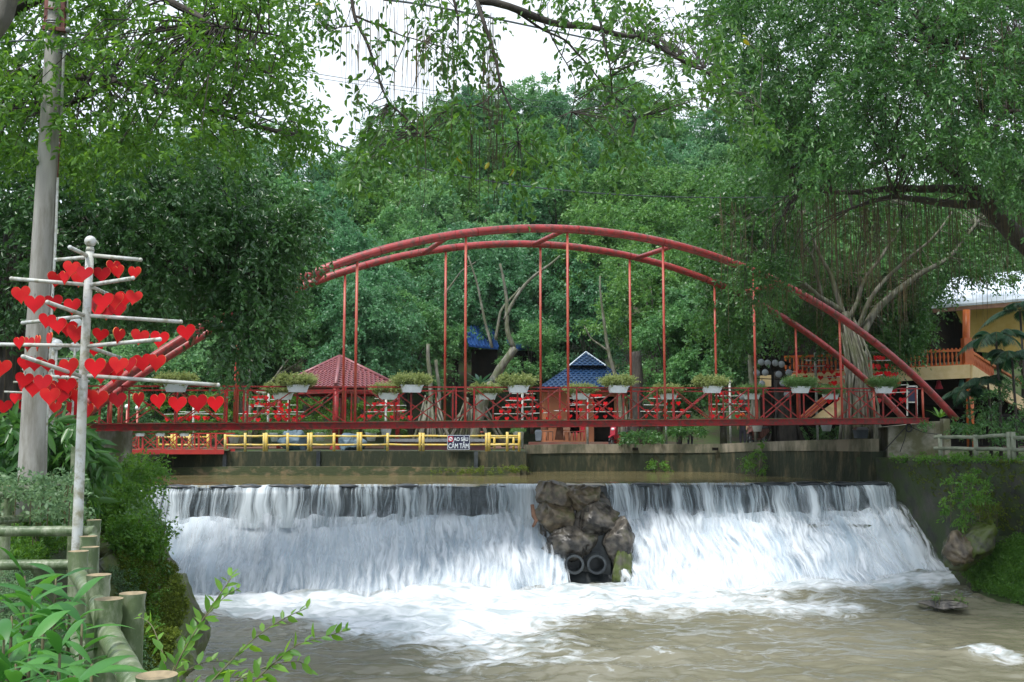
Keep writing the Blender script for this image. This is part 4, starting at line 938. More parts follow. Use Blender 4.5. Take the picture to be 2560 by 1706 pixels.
far_pole(1824, 958, 47, -.7, 4, 1.2, 'thin white heart pole on the quay beside the second last hanger', 16, 'thin pole by the second last hanger', lowy=1030)
far_pole(1664, 968, 48, -.7, 4, 1.3, 'thin white heart pole on the quay between the fourth and fifth tall hangers', 20, 'thin pole beyond the fourth tall hanger', lowy=1030)
far_pole(1468, 966, 48, -.7, 4, 1.6, 'white heart pole in front of the orange walled house', 28, 'pole at the orange house', lowy=1030)
far_pole(1306, 972, 48, -.7, 4, 1.4, 'white heart pole left of the blue roofed house', 24, 'pole left of the blue roof', lowy=1035)
far_pole(965, 985, 47, -.7, 3, 1.4, 'white heart pole beside the red roofed pavilion', 18, 'pole beside the red pavilion', lowy=1030)
far_pole(672, 968, 45.5, -.7, 4, 1.4, 'white heart pole left of the red roofed pavilion', 28, 'pole left of the red pavilion', lowy=1035)
far_pole(722, 1000, 48, -.7, 2, .9, 'low white heart pole between the pavilion and the left railing', 8, 'low pole near the pavilion', lowy=1030)
far_pole(484, 1018, 47, -.7, 2, 1.4, 'short white heart pole behind the left part of the bridge railing', 12, 'short pole behind the left railing', lowy=1035)
far_pole(133, 862, 17, -1.3, 4, .75, 'white heart pole with globe lamps behind the nearest heart pole', 24, 'pole with the globe lamps', lowy=985)
for px, py, rr, D, lb_ in ((190, 808, 15, 17, 'upper white globe lamp behind the nearest heart pole'), (142, 862, 14.5, 17, 'left white globe lamp behind the nearest heart pole'), (187, 868, 13, 17.4, 'lower right white globe lamp behind the nearest heart pole'),
                           (318, 1017, 6, 44, 'tiny white globe lamp seen through the left railing, left of a pair'), (344, 1020, 6, 44, 'tiny white globe lamp seen through the left railing, right of a pair')):
    r = empty('globe_lamp', P(px, py, D)); tag(r, lb_, 'lamp'); b = MB(); b.ball((0, 0, 0), rr / F * D, 16); b.build('globe', M['globe'], r)
    b = MB(); zb = -1.3 if D < 20 else -.7; b.tube([(0, 0, -rr / F * D), (0, 0, zb - r.location[2])], .022 if D < 20 else .04, 8); b.build('stem', M['white' if D < 20 else 'pink'], r)

# ---------------- utility pole and cables
PD = 13.0
up = empty('utility_pole', (P(78, 1275, PD)[0], PD, -1.35)); tag(up, 'tall tapering grey concrete utility pole at the left edge', 'pole'); ul = np.array(up.location)
def upb(mb, name, m): o = mb.build(name, m, up); o.location = -ul; return o
b = MB(); rp = [(77, 1300, 35), (80, 1200, 33.5), (92, 900, 29), (107, 600, 26), (125, 300, 23.5), (136, 90, 21), (146, -120, 19), (152, -300, 17)]
b.tube([P(x, y, PD) for x, y, r in rp], [r / F * PD for x, y, r in rp], 26); upb(b, 'shaft', M['concrete'])
b = MB()
for s in (-1, 1): b.bar(P(136 + s * 22, 82, PD - .06), P(141 + s * 19, -60, PD - .06), .05, .05)
b.bar(P(108, 70, PD - .12), P(168, 76, PD - .12), .06, .05); b.bar(P(112, 20, PD - .12), P(162, 24, PD - .12), .03, .02); upb(b, 'iron_bracket', M['rust'])
b = MB(); 
for y in (58, 64): b.tube([P(137, y, PD) + np.array([.118 * cos(q), .118 * sin(q), 0]) for q in np.linspace(0, 2 * pi, 20)], .008, 6)
b.tube([P(137, 85, PD) + np.array([.13 * cos(q), .13 * sin(q), 0]) for q in np.linspace(0, 2 * pi, 20)], .016, 6); b.ball(P(170, 74, PD - .15), .04, 8); b.ball(P(120, 84, PD - .15), .035, 8); b.ball(P(158, 95, PD - .15), .03, 8); upb(b, 'clamp', M['metal'])
b = MB(); b.tube([P(165, -60, PD), P(168, 60, PD), P(158, 160, PD), P(153, 300, PD)], .021, 8); b.tube([P(144, 445, PD), P(139, 600, PD), P(130, 760, PD), P(120, 1000, PD), P(103, 1262, PD)], .019, 8); upb(b, 'conduit', M['white'])
b = MB(); b.tube([P(153, 300, PD), P(148, 380, PD), P(144, 445, PD)], .008, 6); upb(b, 'wire', M['rust'])
def cable(name, pts, r, label):
    q = np.array([P(*p) for p in pts]); t = np.linspace(0, 1, len(q)); tt = np.linspace(0, 1, 50)
    c = np.stack([np.polyval(np.polyfit(t, q[:, k], min(3, len(q) - 1)), tt) for k in range(3)], 1)
    b = MB(); b.tube(c, r, 6); tag(b.build(name, M['cable']), label, 'cable')
cable('power_cable', [(165, 130, 13), (500, 250, 15.5), (790, 340, 18), (1065, 424, 21), (1400, 473, 25), (1700, 494, 30), (2080, 488, 38)], .016, 'thick sagging cable from the concrete pole across to the banyan')
cable('power_cable', [(960, 0, 14), (1300, 60, 17), (1700, 145, 22), (2040, 205, 28)], .017, 'cable crossing high through the hanging branches at the top')
cable('power_cable', [(-60, 116, 12.4), (40, 103, 12.7), (110, 103, 12.9)], .012, 'short dark cable reaching the pole from the left edge')
cable('power_cable', [(160, 80, 13), (500, 135, 22), (900, 200, 34), (1250, 245, 46), (1600, 265, 62)], .012, 'thin faint cable crossing the pale sky, upper one')
cable('power_cable', [(160, 92, 13), (500, 150, 22), (900, 209, 34), (1250, 258, 46), (1600, 290, 62)], .010, 'thin faint cable crossing the pale sky, lower one')

# ================================================================== BUILDINGS AND FURNITURE ON THE FAR BANK
def tiled_roof_tri(b, A, B_, C, rows=14, mi=0, th=.035):
    """triangle roof face A (apex), B_-C (eave) laid in overlapping courses"""
    A, B_, C = map(np.array, (A, B_, C)); n = np.cross(B_ - A, C - A); n = n / np.linalg.norm(n)
    if n[2] < 0: n = -n
    for k in range(rows):
        u0, u1 = k / rows, (k + 1.12) / rows; u1 = min(u1, 1.02)
        p = [A + (B_ - A) * u0, A + (C - A) * u0, A + (C - A) * u1 + n * th, A + (B_ - A) * u1 + n * th]
        q = [p[3] - n * th * .9, p[2] - n * th * .9]
        b.add([*p, *q], [(0, 1, 2, 3), (3, 2, 5, 4)], mi)
        w_ = np.linalg.norm(p[2] - p[3]); m_ = int(w_ / .28)
        for j in range(m_):
            s0 = p[3] + (p[2] - p[3]) * ((j + .5) / m_); 
            d_ = (A + (C - A) * u0 + A + (B_ - A) * u0) / 2; dn = ((B_ + C) / 2 - A); dn /= np.linalg.norm(dn)
            b.bar(s0 - dn * (np.linalg.norm(B_ + C - 2 * A) / 2 / rows) + n * .0, s0 + n * .01, .09, .045, mi)
def pavilion(cx, cy, zt, ze, hw, rot, m, name_lab, ridge_m):
    r = empty('pavilion', (cx, cy, -.72)); tag(r, name_lab, 'pavilion'); o = np.array([cx, cy, -.72])
    cor = [np.array([hw * cos(rot + k * pi / 2), hw * sin(rot + k * pi / 2), ze + .72]) for k in range(4)]; ap = np.array([0, 0, zt + .72])
    b = MB()
    for k in range(4): tiled_roof_tri(b, ap, cor[k], cor[(k + 1) % 4])
    b.build('roof', m, r); b = MB()
    for k in range(4): b.tube([ap, cor[k] * 1.02 + np.array([0, 0, .02])], .09, 8)
    b.build('ridge', ridge_m, r)
    return r, cor
rp_, cor = pavilion(P(845, 893, 49)[0], 49.5, P(845, 891, 49.5)[2], 2.2, 3.1, -pi / 2 + .12, M['tile_red'], 'open pavilion with a red tiled hip roof behind the bridge', M['tile_red'])
b = MB(); c = cor[0] * .93; b.tube([(c[0], c[1], .0), (c[0], c[1], 2.95)], .14, 14); b.lathe([(.26, 0), (.24, .1), (.16, .22), (.14, .3)], (c[0], c[1], 0), 14); b.build('column', M['red'], rp_)
for k in (1, 2, 3): b = MB(); c = cor[k] * .93; b.tube([(c[0], c[1], .0), (c[0], c[1], 2.95)], .11, 10); b.build('column', M['red'], rp_)
b = MB()
for k in range(4): b.bar(cor[k] * .93, cor[(k + 1) % 4] * .93, .12, .2)
b.build('eave_beam', M['red'], rp_)
bh = empty('house', (P(1465, 1000, 57)[0], 57, -.72)); tag(bh, 'small orange walled house with a two tiered blue tiled roof', 'house')
def q3(px, py, D): v = P(px, py, D); return v - np.array(bh.location)
b = MB(); ap = q3(1465, 880, 58); cs = [q3(1424, 914, 56.5), q3(1514, 914, 56.5), q3(1510, 914, 60), q3(1428, 914, 60)]
for k in range(4): cs[k][2] = cs[0][2]; 
for k in range(4): tiled_roof_tri(b, ap, cs[k], cs[(k + 1) % 4], 8)
b.build('upper_roof', M['tile_blue'], bh)
b = MB(); ap = q3(1468, 890, 58.5); cs = [q3(1345, 972, 54.5), q3(1606, 972, 54.5), q3(1600, 972, 63), q3(1350, 972, 63)]
for k in range(4): cs[k][2] = cs[0][2]
for k in range(4): tiled_roof_tri(b, ap, cs[k], cs[(k + 1) % 4], 16)
b.build('lower_roof', M['tile_blue'], bh)
b = MB(); a = q3(1424, 914, 56.4); c = q3(1514, 914, 56.4); b.bar(a, q3(1465, 880, 57.9), .06, .06); b.bar(c, q3(1465, 880, 57.9), .06, .06); b.build('ridge', M['signwhite'], bh)
b = MB(); hw = 2.75
for x0_, x1_ in ((-2.35, -1.0), (-.45, .35), (1.5, 2.1)): b.box(((x0_ + x1_) / 2 , -1.0, 1.6), (x1_ - x0_, .2, 3.2))
b.box((-.1, -1.0, 3.05), (4.45, .18, .5)); b.box((-.75, -1.0, .35), (.8, .17, .8)); b.box((.9, -1.0, .12), (1.2, .17, .25)); b.box((-2.35, 1.5, 1.7), (.2, 5, 3.4)); b.box((2.15, 1.5, 1.7), (.2, 5, 3.4)); b.build('wall', M['orangewall'], bh)
b = MB(); b.box((-.1, .6, 1.6), (4.4, .1, 3.2)); b.build('interior', M['dark'], bh)  # near-black backing: shade inside the openings put into its colour
b = MB(); b.box((.93, -.9, 1.55), (1.05, .05, 2.3)); b.build('doorway_shade', M['dark'], bh)  # dark panel painted as the shade of the doorway
b = MB(); b.box((-.05, -2.0, .1), (6.5, 1.6, .35)); b.box((-.05, -2.6, -.0), (7.5, 1.0, .2)); b.build('steps', M['paving'], bh)
for pts, lb_ in (([(1160, 818, 62), (1228, 812, 64), (1246, 870, 62), (1172, 862, 60)], 'bright blue sheet roof hidden among the trees, left piece'), ([(1268, 853, 60), (1290, 850, 62), (1326, 866, 60), (1290, 873, 58)], 'blue tiled roof corner hidden among the trees, right piece')):
    r = empty('house', P(pts[0][0], 880, 62)); tag(r, lb_, 'house'); o = np.array(r.location); b = MB(); V = [P(*p) - o for p in pts]; b.add(V + [v - np.array([0, 0, .12]) for v in V], [(0, 1, 2, 3), (7, 6, 5, 4), (0, 4, 5, 1), (1, 5, 6, 2), (2, 6, 7, 3), (3, 7, 4, 0)])
    for k in range(9): a = V[0] + (V[1] - V[0]) * k / 8; c = V[3] + (V[2] - V[3]) * k / 8; b.bar(a + np.array([0, -.01, .04]), c + np.array([0, -.01, .04]), .06, .06)
    b.build('roof', M['sheet_blue'], r)
    b = MB(); m_ = (V[2] + V[3]) / 2; b.box((m_[0], m_[1] + 1.2, m_[2] - 1.6), (1.6, .2, 3)); b.build('wall', M['dark'], r)
# pink lattice balustrade far left
r = empty('balustrade', P(560, 985, 60)); tag(r, 'pink lattice balustrade far back on the left among the trees', 'balustrade'); o = np.array(r.location)
def lo(px, py): return P(px, py, 60) - o
b = MB(); b.bar(lo(552, 937), lo(632, 937), .1, .1); b.bar(lo(552, 966), lo(650, 966), .1, .12); b.bar(lo(552, 985), lo(650, 985), .3, .8)
for k in range(14): x = 556 + k * 5.6; b.bar(lo(x, 938), lo(x, 966), .04, .07); b.bar(lo(x, 940), lo(x + 5.6, 950), .03, .04); b.bar(lo(x + 5.6, 950), lo(x, 962), .03, .04)
b.build('lattice', M['pink'], r)
# the big yellow house at the right
yh = empty('timber_house', P(2425, 1060, 45)); tag(yh, 'two storey house with orange balcony, cream floor band and white sheet roof', 'house'); yo = np.array(yh.location)
def y3_(px, py, D): return P(px, py, D) - yo
def yq(name, quads, m, th=.12):
    b = MB()
    for q in quads:
        V = [y3_(*p) for p in q]; n = np.cross(V[1] - V[0], V[3] - V[0]); n /= np.linalg.norm(n); n *= th
        b.add(V + [v + n for v in V], [(0, 1, 2, 3), (7, 6, 5, 4), (0, 4, 5, 1), (1, 5, 6, 2), (2, 6, 7, 3), (3, 7, 4, 0)])
    return b.build(name, m, yh)
yq('floor_band', [[(1900, 968, 47.5), (2424, 946, 45), (2424, 912, 45), (1900, 940, 47.5)], [(2424.5, 946, 45.01), (2600, 1060, 57), (2600, 1028, 57), (2424.5, 912, 45.01)]], M['cream'])
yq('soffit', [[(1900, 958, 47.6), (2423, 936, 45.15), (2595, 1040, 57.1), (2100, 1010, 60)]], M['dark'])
yq('ground_floor_wall', [[(1900, 1110, 52), (2560, 1120, 58), (2600, 1020, 60), (1900, 940, 52)]], M['dark'])  # painted near-black as the shade under the balcony
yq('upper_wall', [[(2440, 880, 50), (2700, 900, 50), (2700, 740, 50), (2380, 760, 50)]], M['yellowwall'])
yq('upper_opening_shade', [[(1900, 940, 52), (2455, 900, 50.6), (2440, 775, 50.6), (1900, 760, 52)]], M['dark'])  # flat panel painted near-black as the shaded upper opening
b = MB()
for k in range(9): z = 4.2 + k * .22; a = y3_(2440, 880, 49.9); a[2] = z - yo[2]; c = y3_(2700, 880, 49.9); c[2] = z - yo[2]; b.bar(a, c, .03, .03)
b.build('board_seam', M['yellowwall'], yh)
yq('roof', [[(2330, 772, 46.5), (2700, 742, 46.5), (2640, 672, 57), (2380, 700, 57)]], M['roofwhite'])
b = MB()
for k in range(26): a = y3_(2330 + k * 14.8, 772 - k * 1.2, 46.45) + np.array([0, 0, .03]); c = y3_(2380 + k * 10.4, 700 - k * 1.1, 57) + np.array([0, 0, .03]); b.bar(a, c, .05, .05)
b.build('roof_rib', M['roofwhite'], yh)
yq('eave_board', [[(2330, 783, 46.6), (2700, 754, 46.6), (2700, 744, 46.6), (2330, 774, 46.6)]], M['wood'])
for (x0_, y0_, x1_, y1_, D) in ((2427, 1140, 2424, 944, 45.2), (2415, 912, 2416, 775, 45.3)):
    b = MB(); b.tube([y3_(x0_, y0_, D), y3_(x1_, y1_, D)], .16, 16); b.build('column', M['orange'], yh)
b = MB(); b.box(y3_(2418, 880, 45.2), (.38, .38, 1.25)); b.box(y3_(2418, 912, 45.2), (.46, .46, .12)); b.build('newel_post', M['orange'], yh)
b = MB(); b.bar(y3_(1960, 893, 47.2), y3_(2418, 876, 45.1), .14, .1); b.bar(y3_(1960, 938, 47.2), y3_(2418, 914, 45.1), .14, .14)
b.bar(y3_(2418, 876, 45.1), y3_(2600, 985, 57), .14, .1); b.bar(y3_(2418, 914, 45.1), y3_(2600, 1028, 57), .14, .12); b.build('balcony_rail', M['orange'], yh)
prof = [(.035, 0), (.06, .08), (.03, .2), (.065, .4), (.03, .6), (.055, .7), (.035, .78)]
b0 = MB(); b0.lathe(prof, (0, 0, 0), 8); bal = b0.mesh('baluster', M['orange'])
for k in range(44):
    u = (k + .5) / 44; p = y3_(1960 + 458 * u, 936 - 24 * u, 47.2 - 2.1 * u); o = link('baluster', bal, yh); o.location = p
for k in range(16):
    u = (k + .5) / 16; p = y3_(2425 + 60 * u, 914 + 38 * u, 45.1 + 4 * u); o = link('baluster', bal, yh); o.location = p
# stair with cream side, seen through the railing
st = empty('staircase', P(2090, 1040, 43)); tag(st, 'outside stair with a cream side wall and orange rails, seen through the right railing', 'staircase'); so_ = np.array(st.location)
b = MB(); V = [P(2030, 1045, 43) - so_, P(2085, 1045, 43) - so_, P(2160, 965, 45) - so_, P(2150, 945, 45) - so_, P(2092, 1000, 43.6) - so_]
n_ = np.array([.25, .3, 0]); b.add(V + [v + n_ for v in V], [(0, 1, 2, 3, 4), (9, 8, 7, 6, 5)] + [(i, i + 5, (i + 1) % 5 + 5, (i + 1) % 5) for i in range(5)]); b.build('side_wall', M['cream'], st)
b = MB()
for k in range(3): b.bar(P(2000 + k * 12, 1045 - k * 2, 42.8) - so_, P(2120 + k * 12, 940 - k * 3, 44.8) - so_, .08, .08)
b.build('handrail', M['orange'], st)
for px, py, c_, lb_ in ((2347, 962, 'signred', 'small red bell shaped lamp shade under the balcony'), (2404, 960, 'helm_teal', 'small green bell shaped lamp shade under the balcony')):
    r = empty('lamp_shade', P(px, py, 46)); tag(r, lb_, 'lamp'); b = MB(); b.lathe([(.03, .2), (.09, .17), (.11, .0), (.17, -.14), (.18, -.2)], (0, 0, 0), 12); b.build('shade', M[c_], r); b = MB(); b.tube([(0, 0, .2), (0, 0, .45)], .015, 6); b.build('cord', M['black'], r)
# notice board and grey bins
r = empty('notice_board', P(2280, 1000, 42)); tag(r, 'white framed notice board beside the banyan roots', 'notice board'); o = np.array(r.location); b = MB()
for a_, c_ in (((2268, 966), (2292, 966)), ((2268, 1006), (2292, 1006)), ((2268, 966), (2268, 1040)), ((2292, 966), (2292, 1040))): b.bar(P(*a_, 42) - o, P(*c_, 42) - o, .05, .05)
b.build('frame', M['white'], r); b = MB(); b.box(P(2280, 986, 42.1) - o, (.36, .03, .6)); b.build('panel', M['signblue'], r)
def bin_(px, py0, py1, D, ww, lb_, lid):
    a = P(px, py1, D); h = P(px, py0, D)[2] - a[2]; w_ = ww / F * D; r = empty('litter_bin', tuple(a)); tag(r, lb_, 'bin'); b = MB(); k = w_ / 2
    V = [(-k * .8, -k * .8, 0), (k * .8, -k * .8, 0), (k * .8, k * .8, 0), (-k * .8, k * .8, 0), (-k, -k, h * .75), (k, -k, h * .75), (k, k, h * .75), (-k, k, h * .75)]
    b.add(V, [(0, 3, 2, 1), (0, 1, 5, 4), (1, 2, 6, 5), (2, 3, 7, 6), (3, 0, 4, 7), (4, 5, 6, 7)]); b.build('bin_body', M['bin'], r)
    b = MB(); b.prism([(-k * 1.1, h * .76), (k * 1.1, h * .76), (k * .7, h), (-k * .7, h)], -k, k); b.build('lid', M[lid], r)
bin_(2152, 1068, 1096, 38.6, 30, 'grey litter bin with a pale lid behind the right wall corner', 'metal')
bin_(1346, 1075, 1102, 50, 17, 'grey litter bin on the terrace left of the wooden table', 'bin')
# round white lantern frame
lf = empty('display_stand', P(1905, 1100, 44)); tag(lf, 'dark arched stand holding rows of round white lanterns behind the bridge', 'stand'); o = np.array(lf.location)
b = MB(); b.tube([P(1932, 1110, 44) - o, P(1931, 885, 44) - o], .06, 8); b.tube([P(x, y, 44) - o for x, y in ((1858, 878), (1890, 888), (1930, 896), (1975, 912))], .08, 8)
for y in (922, 948, 975, 1000): b.tube([P(1885, y - 2, 44) - o, P(1985, y + 3, 44) - o], .02, 6)
b.build('stand', M['dark'], lf)
for j, (px, py) in enumerate(((1903, 906), (1919, 908), (1938, 908), (1954, 911), (1892, 933), (1913, 932), (1947, 936), (1972, 932), (1957, 958), (1905, 960), (1870, 985), (1968, 986), (1856, 992))):
    r = empty('lantern', P(px, py, 43.9)); tag(r, 'round pale paper lantern on the dark stand, %s of thirteen from the top' % ordn[j], 'lantern', 'white lanterns on the dark stand'); b = MB(); b.ball((0, 0, 0), 8.5 / F * 44, 14, 0, (1, .55, 1)); b.build('paper_ball', M['lantern'], r); b = MB(); b.tube([(0, 0, .13), (0, 0, .2)], .02, 6); b.build('hook', M['black'], r)
# blue grey sculpted rocks
for px, py, w_, h_, lb_, sd_ in ((735, 1105, 74, 70, 'pointed blue grey sculpted rock behind the yellow fence', 91), (880, 1108, 66, 52, 'rounded blue grey sculpted rock right of the red column', 95)):
    c = P(px, py, 45.2); o = boulder('sculpted_rock', c, w_ / 2 / F * 45, (1, .8, h_ / w_ * 1.1), M['bluerock'], sd_, lb_, .45)
r = empty('platform', P(1100, 1110, 46)); tag(r, 'low grey slab on a red base behind the warning sign', 'platform'); o = np.array(r.location)
b = MB(); b.box(P(1095, 1101, 46.2) - o, (4.6, 1.2, .13)); b.build('slab', M['metal'], r); b = MB(); b.box(P(1095, 1118, 46.4) - o, (4.4, 1.0, .42)); b.build('base', M['tile_red'], r)
# planters on the terrace floor
for px, py, D, lb_ in ((800, 1092, 45, 'white pot with grass behind the yellow fence, left of the red column'), (928, 1092, 45, 'white pot with grass behind the yellow fence, right of the red column'), (965, 1080, 46, 'smaller white pot left of the tree roots'), (585, 1097, 45, 'white pot on the yellow fence by the low bridge'), (688, 1093, 45, 'white pot tilted on the yellow fence, left part'), (1893, 1068, 44, 'white pot behind the bridge right of the dark post'), (2066, 1067, 43, 'white pot under the stair behind the bridge'), (1296, 1090, 46, 'white pot with grass at the right end of the yellow fence')):
    r = empty('flower_pot', P(px, py, D)); tag(r, lb_, 'flower pot'); b = MB(); b.lathe([(.0, -.2), (.17, -.2), (.26, .16), (.29, .18), (.25, .15), (0, .14)], (0, 0, 0), 14); b.build('pot', M['whitebox'], r)
    C = np.stack([U(-.2, .2, 26), U(-.2, .2, 26), U(.1, .2, 26)], 1); p, a, nn, L, rr = twigs(C, C * 3 + np.array([0, 0, .8]), 5, 8, .3, .07, .5, .5, .05); link('plant', leaf_mesh('plant', p, a, nn, L, .4, M['pl_grn_shade'], rr, False), r)
# table and chairs
tb = empty('wooden_table', P(1400, 1100, 51)); tag(tb, 'round wooden table on the terrace in front of the orange house', 'table'); b = MB(); b.lathe([(0, .78), (.8, .78), (.8, .7), (0, .7)], (0, 0, 0), 18); b.build('table_top', M['wood'], tb); b = MB(); b.tube([(0, 0, .0), (0, 0, .7)], [.28, .14], 8); b.build('leg', M['wood'], tb)
def chair(px, D, rz, m, lb_):
    r = empty('chair', tuple(P(px, 1102, D)), rz); tag(r, lb_, 'chair', 'chairs on the terrace'); b = MB(); b.box((0, 0, .45), (.45, .45, .05)); b.build('seat', m, r); b = MB(); b.box((0, .22, .8), (.44, .04, .55)); b.build('backrest', m, r)
    for x in (-.2, .2):
        for y in (-.2, .2): b = MB(); b.tube([(x, y, 0), (x, y, .45)], .025, 6); b.build('leg', m, r)
chair(1368, 50.5, .6, M['wood'], 'dark wooden chair left of the round table'); chair(1424, 50.2, 2.4, M['wood'], 'dark wooden chair right of the round table'); chair(1447, 50.4, -1.2, M['signred'], 'red backed chair at the far right of the table')
chair(1200, 52, .3, M['pink'], 'red chair behind the warning sign near the tree roots')
# scooters
def scooter(px, py, D, rz, mb_, lb_):
    r = empty('scooter', tuple(P(px, py, D)), rz); tag(r, lb_, 'scooter')
    for x, nm in ((-.62, 'wheel'), (.62, 'wheel')):
        b = MB(); b.tube([(x + .26 * cos(a), 0, .27 + .26 * sin(a)) for a in np.linspace(0, 2 * pi, 20)], .05, 8); b.build('wheel', M['black'], r)
        b = MB(); b.tube([(x, -.03, .27), (x, .03, .27)], .1, 10); 
        for q in range(5): a = q * 2 * pi / 5; b.bar((x, 0, .27), (x + .23 * cos(a), 0, .27 + .23 * sin(a)), .02, .02)
        b.build('hub', M['metal'], r)
    b = MB(); b.tube([(.62, 0, .27), (.5, 0, .62), (.38, 0, 1.0)], .03, 8); b.tube([(.38, -.3, 1.02), (.40, 0, 1.0), (.38, .3, 1.02)], .022, 8); b.build('handlebar', M['black'], r)
    for s in (-1, 1): b = MB(); b.tube([(.38, s * .24, 1.03), (.34, s * .30, 1.2)], .008, 5); b.ball((.34, s * .31, 1.22), .055, 8, 0, (.3, 1, .7)); b.build('mirror', M['black'], r)
    b = MB(); b.prism([(.30, 1.02), (.44, 1.08), (.56, .92), (.60, .62), (.52, .40), (.30, .30), (.36, .6)], -.14, .14)
    b.prism([(.30, .30), (.45, .32), (.40, .22), (-.1, .20), (-.1, .30)], -.13, .13); b.prism([(-.1, .28), (.0, .62), (-.3, .72), (-.85, .74), (-.95, .62), (-.6, .42), (-.3, .3)], -.14, .14); b.build('body', mb_, r)
    b = MB(); b.prism([(.02, .66), (-.1, .76), (-.45, .78), (-.80, .84), (-.86, .77), (-.4, .70)], -.13, .13); b.build('seat', M['black'], r)
    b = MB(); b.ball((.55, 0, .9), .09, 10, 0, (.6, 1.1, .8)); b.build('headlight', M['globe'], r)
    b = MB(); b.prism([(.36, .5), (.62, .62), (.86, .56), (.88, .50), (.62, .56), (.45, .46)], -.06, .06); b.build('mudguard', mb_, r)
scooter(1548, 1120, 49, pi + .9, M['signred'], 'red scooter parked near the foot of the tree on the terrace')
scooter(1893, 1112, 46.2, -2.3, M['rust'], 'dark red motorbike parked where the quay wall curves')
# two people standing far behind the bridge
def person(px, D, rz, top_, helm, lb_):
    gz = -.72; r = empty('person', (P(px, 1100, D)[0], D, gz), rz); tag(r, lb_, 'person')
    nodes = {'pelvis': ((0, 0, .92), .15), 'chest': ((0, .0, 1.25), .17), 'neck': ((0, .02, 1.45), .06), 'head': ((0, .0, 1.60), .10), 'crown': ((0, .0, 1.68), .085),
             'sl': ((-.18, 0, 1.38), .065), 'el': ((-.24, -.05, 1.12), .048), 'hl': ((-.20, -.18, .92), .036), 'sr': ((.18, 0, 1.38), .065), 'er': ((.25, -.04, 1.12), .048), 'hr': ((.24, -.16, .90), .036),
             'tl': ((-.10, 0, .82), .095), 'kl': ((-.11, -.03, .48), .07), 'al': ((-.11, .0, .08), .045), 'fl': ((-.12, -.15, .04), .04), 'tr': ((.10, 0, .82), .095), 'kr': ((.11, -.02, .48), .07), 'ar': ((.12, .0, .08), .045), 'fr': ((.13, -.15, .04), .04)}
    ed = [('pelvis', 'chest'), ('chest', 'neck'), ('neck', 'head'), ('head', 'crown'), ('chest', 'sl'), ('sl', 'el'), ('el', 'hl'), ('chest', 'sr'), ('sr', 'er'), ('er', 'hr'), ('pelvis', 'tl'), ('tl', 'kl'), ('kl', 'al'), ('al', 'fl'), ('pelvis', 'tr'), ('tr', 'kr'), ('kr', 'ar'), ('ar', 'fr')]
    ks = list(nodes); me = bpy.data.meshes.new('body'); me.from_pydata([nodes[k][0] for k in ks], [(ks.index(a), ks.index(c)) for a, c in ed], []); o = link('body', me)
    sk = o.modifiers.new('s', 'SKIN'); sl = me.skin_vertices[0].data
    for i, k in enumerate(ks): sl[i].radius = (nodes[k][1], nodes[k][1] * (.75 if k in ('chest', 'pelvis') else 1)); sl[i].use_root = (i == 0)
    o.modifiers.new('u', 'SUBSURF').levels = 2; bpy.context.view_layer.update()
    m2 = bpy.data.meshes.new_from_object(o.evaluated_get(bpy.context.evaluated_depsgraph_get())); bpy.data.objects.remove(o); m2.name = 'body'
    m2.materials.clear()
    for mm in (M['skin'], top_, M['cloth']): m2.materials.append(mm)
    for p in m2.polygons:
        z = p.center[2]; x = abs(p.center[0]); p.material_index = 0 if (z > 1.44 or (x > .19 and z < 1.15) or z < .1) else 1 if z > .9 else 2; p.use_smooth = True
    link('body', m2, r); b = MB(); b.ball((0, .01, 1.70), .135, 14, 0, (1, 1.12, .85)); b.box((0, -.12, 1.69), (.2, .08, .03)); b.build('helmet', helm, r)
person(1725, 54, .4, M['cloth2'], M['helm_teal'], 'person in a teal helmet standing behind the bridge railing')
person(1857, 52, -.5, M['cloth'], M['helm_orange'], 'person in an orange helmet standing behind the bridge railing')

